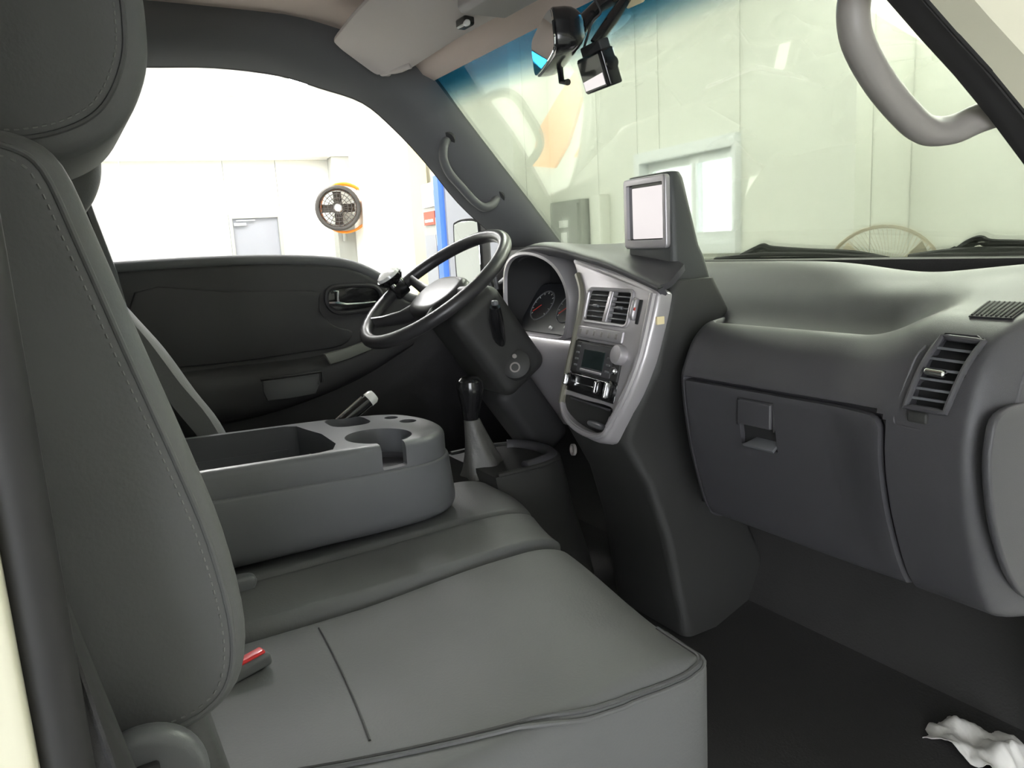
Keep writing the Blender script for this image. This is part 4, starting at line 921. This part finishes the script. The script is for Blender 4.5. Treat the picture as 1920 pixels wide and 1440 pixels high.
# ================================================================ visor, mirror, camera
vr = thing('sun_visor', (-0.36, 0.85, 1.38), 'grey-beige sun visor folded up on the driver side', 'sun visor')
M('visor_vinyl', (0.52, 0.475, 0.45), 0.75, bump=(400, 0.15))
sec = [((-0.605, .640, 1.425), (-0.605, .738, 1.362)), ((-0.585, .626, 1.426), (-0.585, .79, 1.366)), ((-0.52, .618, 1.427), (-0.52, .828, 1.388)), ((-0.40, .606, 1.428), (-0.40, .846, 1.402)), ((-0.28, .600, 1.430), (-0.28, .850, 1.404)), ((-0.16, .600, 1.436), (-0.15, .850, 1.402)), ((-0.135, .62, 1.436), (-0.12, .835, 1.404))]
rings = []
for a, b in cr([a + b for a, b in sec], 4) and [(q[:3], q[3:]) for q in cr([a + b for a, b in sec], 4)]:
    a, b = V(*a), V(*b); d = (b - a).normalized(); n_ = V(1, 0, 0).cross(d).normalized() * 0.009
    rr_ = []
    for k in range(20):
        th = 2 * math.pi * k / 20; c_ = math.copysign(abs(math.cos(th)) ** 0.35, math.cos(th)); s_ = math.copysign(abs(math.sin(th)) ** 0.6, math.sin(th))
        rr_.append((a + b) / 2 + (b - a) / 2 * c_ + n_ * s_)
    rings.append(rr_)
mk('panel', *loft(rings), 'visor_vinyl', vr)
p_ = at(716, 140, 'x', -0.615)
mk('pivot', *tube([p_ + V(-0.03, 0.03, 0.012), p_ + V(0.0, 0.0, 0.004), p_ + V(0.06, 0.05, 0.012)], 0.008, 10), 'visor_vinyl', vr)
p_ = at(872, 42, 'y', 0.795)
t = thing('visor_clip', p_, 'dark retaining clip at the end of the sun visor', 'clip')
mk('clip_body', *rbox((-0.022, -0.012, -0.010), (0.022, 0.012, 0.010), 0.006, 3, f=lambda x, y, z: p_ + V(x, y, z)), 'black_gloss', t)
mk('clip_tip', *rbox((-0.008, -0.006, -0.006), (0.008, 0.006, 0.006), 0.005, 3, f=lambda x, y, z: p_ + V(x + 0.018, y - 0.006, z - 0.006)), 'pearl', t)
p_ = at(940, -6, 'y', 0.70)
t = thing('overhead_lamp', p_, 'pale overhead map lamp at the top edge of the view', 'lamp')
mk('lens', *rbox((-0.07, -0.05, -0.014), (0.07, 0.05, 0.014), 0.012, 4, f=lambda x, y, z: p_ + V(x, y, z)), 'handle_grey', t)
mk('housing', *rbox((-0.08, -0.06, 0.006), (0.08, 0.06, 0.05), 0.012, 3, f=lambda x, y, z: p_ + V(x, y, z)), 'visor_vinyl', t)

mr = thing('rearview_mirror', (0.03, 0.86, 1.38), 'interior rear view mirror with black back, seen nearly edge on', 'mirror')
mU = V(-math.cos(R(24)), math.sin(R(24)), 0); mN = V(-math.sin(R(24)), -math.cos(R(24)), -0.06).normalized(); mV = mN.cross(mU); mV = mV if mV.z > 0 else -mV
mc0 = at(1020, 84, 'x', 0.02)
fR = frame(mc0, mU, mV, mN)
mo_ = cr([(-0.115, 0), (-0.11, 0.028), (-0.07, 0.037), (0.07, 0.037), (0.11, 0.028), (0.115, 0), (0.11, -0.028), (0.07, -0.037), (-0.07, -0.037), (-0.11, -0.028)], 4, True)
mk('back_shell', *puff(mo_, -0.055, 0.0, 0.034, fR, 5, r1=0.003), 'black_gloss', mr)
mk('glass', *puff(offs(mo_, 0.003), 0.0, 0.004, 0.001, fR, 1), 'mirror_glass', mr)
q0 = fR(0.0, 0.01, -0.05); q1 = V(0.06, 0.935, 1.375)
mk('stalk', *tube([q0, lerp(q0, q1, .5) + V(0.01, 0, 0.01), q1], [0.016, 0.012, 0.018], 10), 'black_gloss', mr)
mk('pivot_lever', *tube([fR(0.03, -0.03, -0.03), fR(0.05, -0.055, -0.035), fR(0.02, -0.062, -0.04)], 0.006, 8), 'black_gloss', mr)

dc = thing('dash_camera', (0.06, 0.93, 1.33), 'small black dash camera with reflective screen hanging from the windscreen', 'dash camera')
cN = V(-0.10, -0.93, -0.30).normalized(); cU = V(0, 0, 1).cross(cN).normalized(); cU = cU if cU.x > 0 else -cU; cV = cN.cross(cU); cV = cV if cV.z > 0 else -cV
c0 = at(1112, 136, 'x', 0.06); fC = frame(c0, cU, cV, cN)
mk('body', *puff(rrect(-0.040, 0.044, -0.032, 0.030, 0.004), -0.026, 0.002, 0.004, fC, 3), 'black_gloss', dc)
mk('upper_block', *puff(rrect(-0.024, 0.040, 0.026, 0.046, 0.003), -0.024, -0.002, 0.003, fC, 3), 'black_matte', dc)
mk('screen', *puff(rrect(-0.037, 0.036, -0.029, 0.026, 0.002), 0.001, 0.0032, 0.0005, fC, 1), 'black_gloss', dc)
mk('painted_reflection', *puff([(-0.034, -0.026), (0.033, -0.026), (0.033, -0.006), (-0.034, -0.010)], 0.0025, 0.0042, 0.0003, fC, 1), 'pale_glow', dc)  # bright reflection on the lower screen, put in as a glowing patch
mk('side_lens', *lathe([(0.012, 0), (0.012, 0.006), (0, 0.008)], fC(0.043, 0.004, -0.012), cU, 18), 'black_gloss', dc)
mtop = ws(0.10, 0.93) + V(0, -0.01, -0.004)
mk('mount_arm', *tube([fC(0.012, 0.044, -0.012), lerp(fC(0.012, 0.044, -0.012), mtop, 0.5), mtop], [0.009, 0.011, 0.008], 10), 'black_gloss', dc)
mk('mount_pad', *rbox((-0.022, -0.004, -0.022), (0.022, 0.004, 0.022), 0.003, 2, f=lambda x, y, z: mtop + V(x, y * 0.76 - z * 0.64, z * 0.76 + y * 0.64)), 'sticker_yellow', dc)
wp = [fC(-0.02, 0.046, -0.01), at(1104, 60, 'x', 0.06), at(1112, 38, 'x', 0.07), at(1126, 22, 'x', 0.08), at(1110, -10, 'x', 0.08)]
mk('cable', *tube(cr(wp, 5), 0.0022, 6), 'black_matte', dc)

# ================================================================ wipers and cowl outside
cw = [[V(x, y, z) for y, z in ((1.30, 0.84), (1.36, 0.862), (1.43, 0.858), (1.47, 0.80), (1.48, 0.2))] for x in [-0.74 + 0.148 * k for k in range(11)]]
tag(mk('cowl_panel', *sheet(cw, 0.004), 'black_matte'), 'black cowl panel below the windscreen outside', 'cowl', kind='structure')
def wiper(label, blade, arm):
    t = thing('windscreen_wiper', at(*arm[-1], 'y', 1.36), label, 'wiper', 'windscreen wipers')
    mk('blade', *tube(cr([at(x, y, 'y', 1.395) for x, y in blade], 4), 0.0085, 8), 'rubber', t)
    mk('arm', *tube(cr([at(x, y, 'y', 1.41) for x, y in arm], 4), 0.0085, 8), 'black_matte', t)
    for x, y in (blade[1], blade[2]): mk('bracket', *tube([at(x - 14, y - 2, 'y', 1.398), at(x, y - 9, 'y', 1.41), at(x + 14, y - 2, 'y', 1.398)], 0.0035, 6), 'black_matte', t)
wiper('black windscreen wiper lying between the monitor pod and the pale fan', [(1342, 489), (1430, 480), (1540, 481), (1655, 489)], [(1390, 482), (1418, 468), (1432, 463), (1450, 468), (1520, 473), (1600, 477), (1665, 489)])
wiper('black windscreen wiper at the right edge of the windscreen', [(1706, 484), (1790, 474), (1880, 471), (2020, 474)], [(1795, 472), (1815, 458), (1838, 450), (1858, 457), (1930, 460), (2060, 470)])

# ================================================================ tissue on the floor
tc_ = at(1850, 1412, 'z', FZ + 0.02)
g = []
for i in range(28):
    row = []
    for j in range(22):
        u, v = i / 27 - 0.5, j / 21 - 0.5
        edge = 1 + 0.22 * noise.noise(V(u * 5, v * 5, 3))
        x = u * 0.17 * edge; y = v * 0.085 * edge
        h = 0.038 + 0.026 * noise.noise(V(u * 4, v * 3, 0)) + 0.007 * noise.noise(V(u * 11, v * 9, 7)) - 0.06 * (u * u + v * v)
        ca, sa2 = math.cos(R(-12)), math.sin(R(-12))
        row.append(V(tc_.x + x * ca - y * sa2, tc_.y + x * sa2 + y * ca, FZ + max(0.002, h)))
    g.append(row)
tag(mk('tissue', *sheet(g, 0.0012), 'tissue', ang=80), 'crumpled white tissue lying on the dark cab floor', 'tissue')
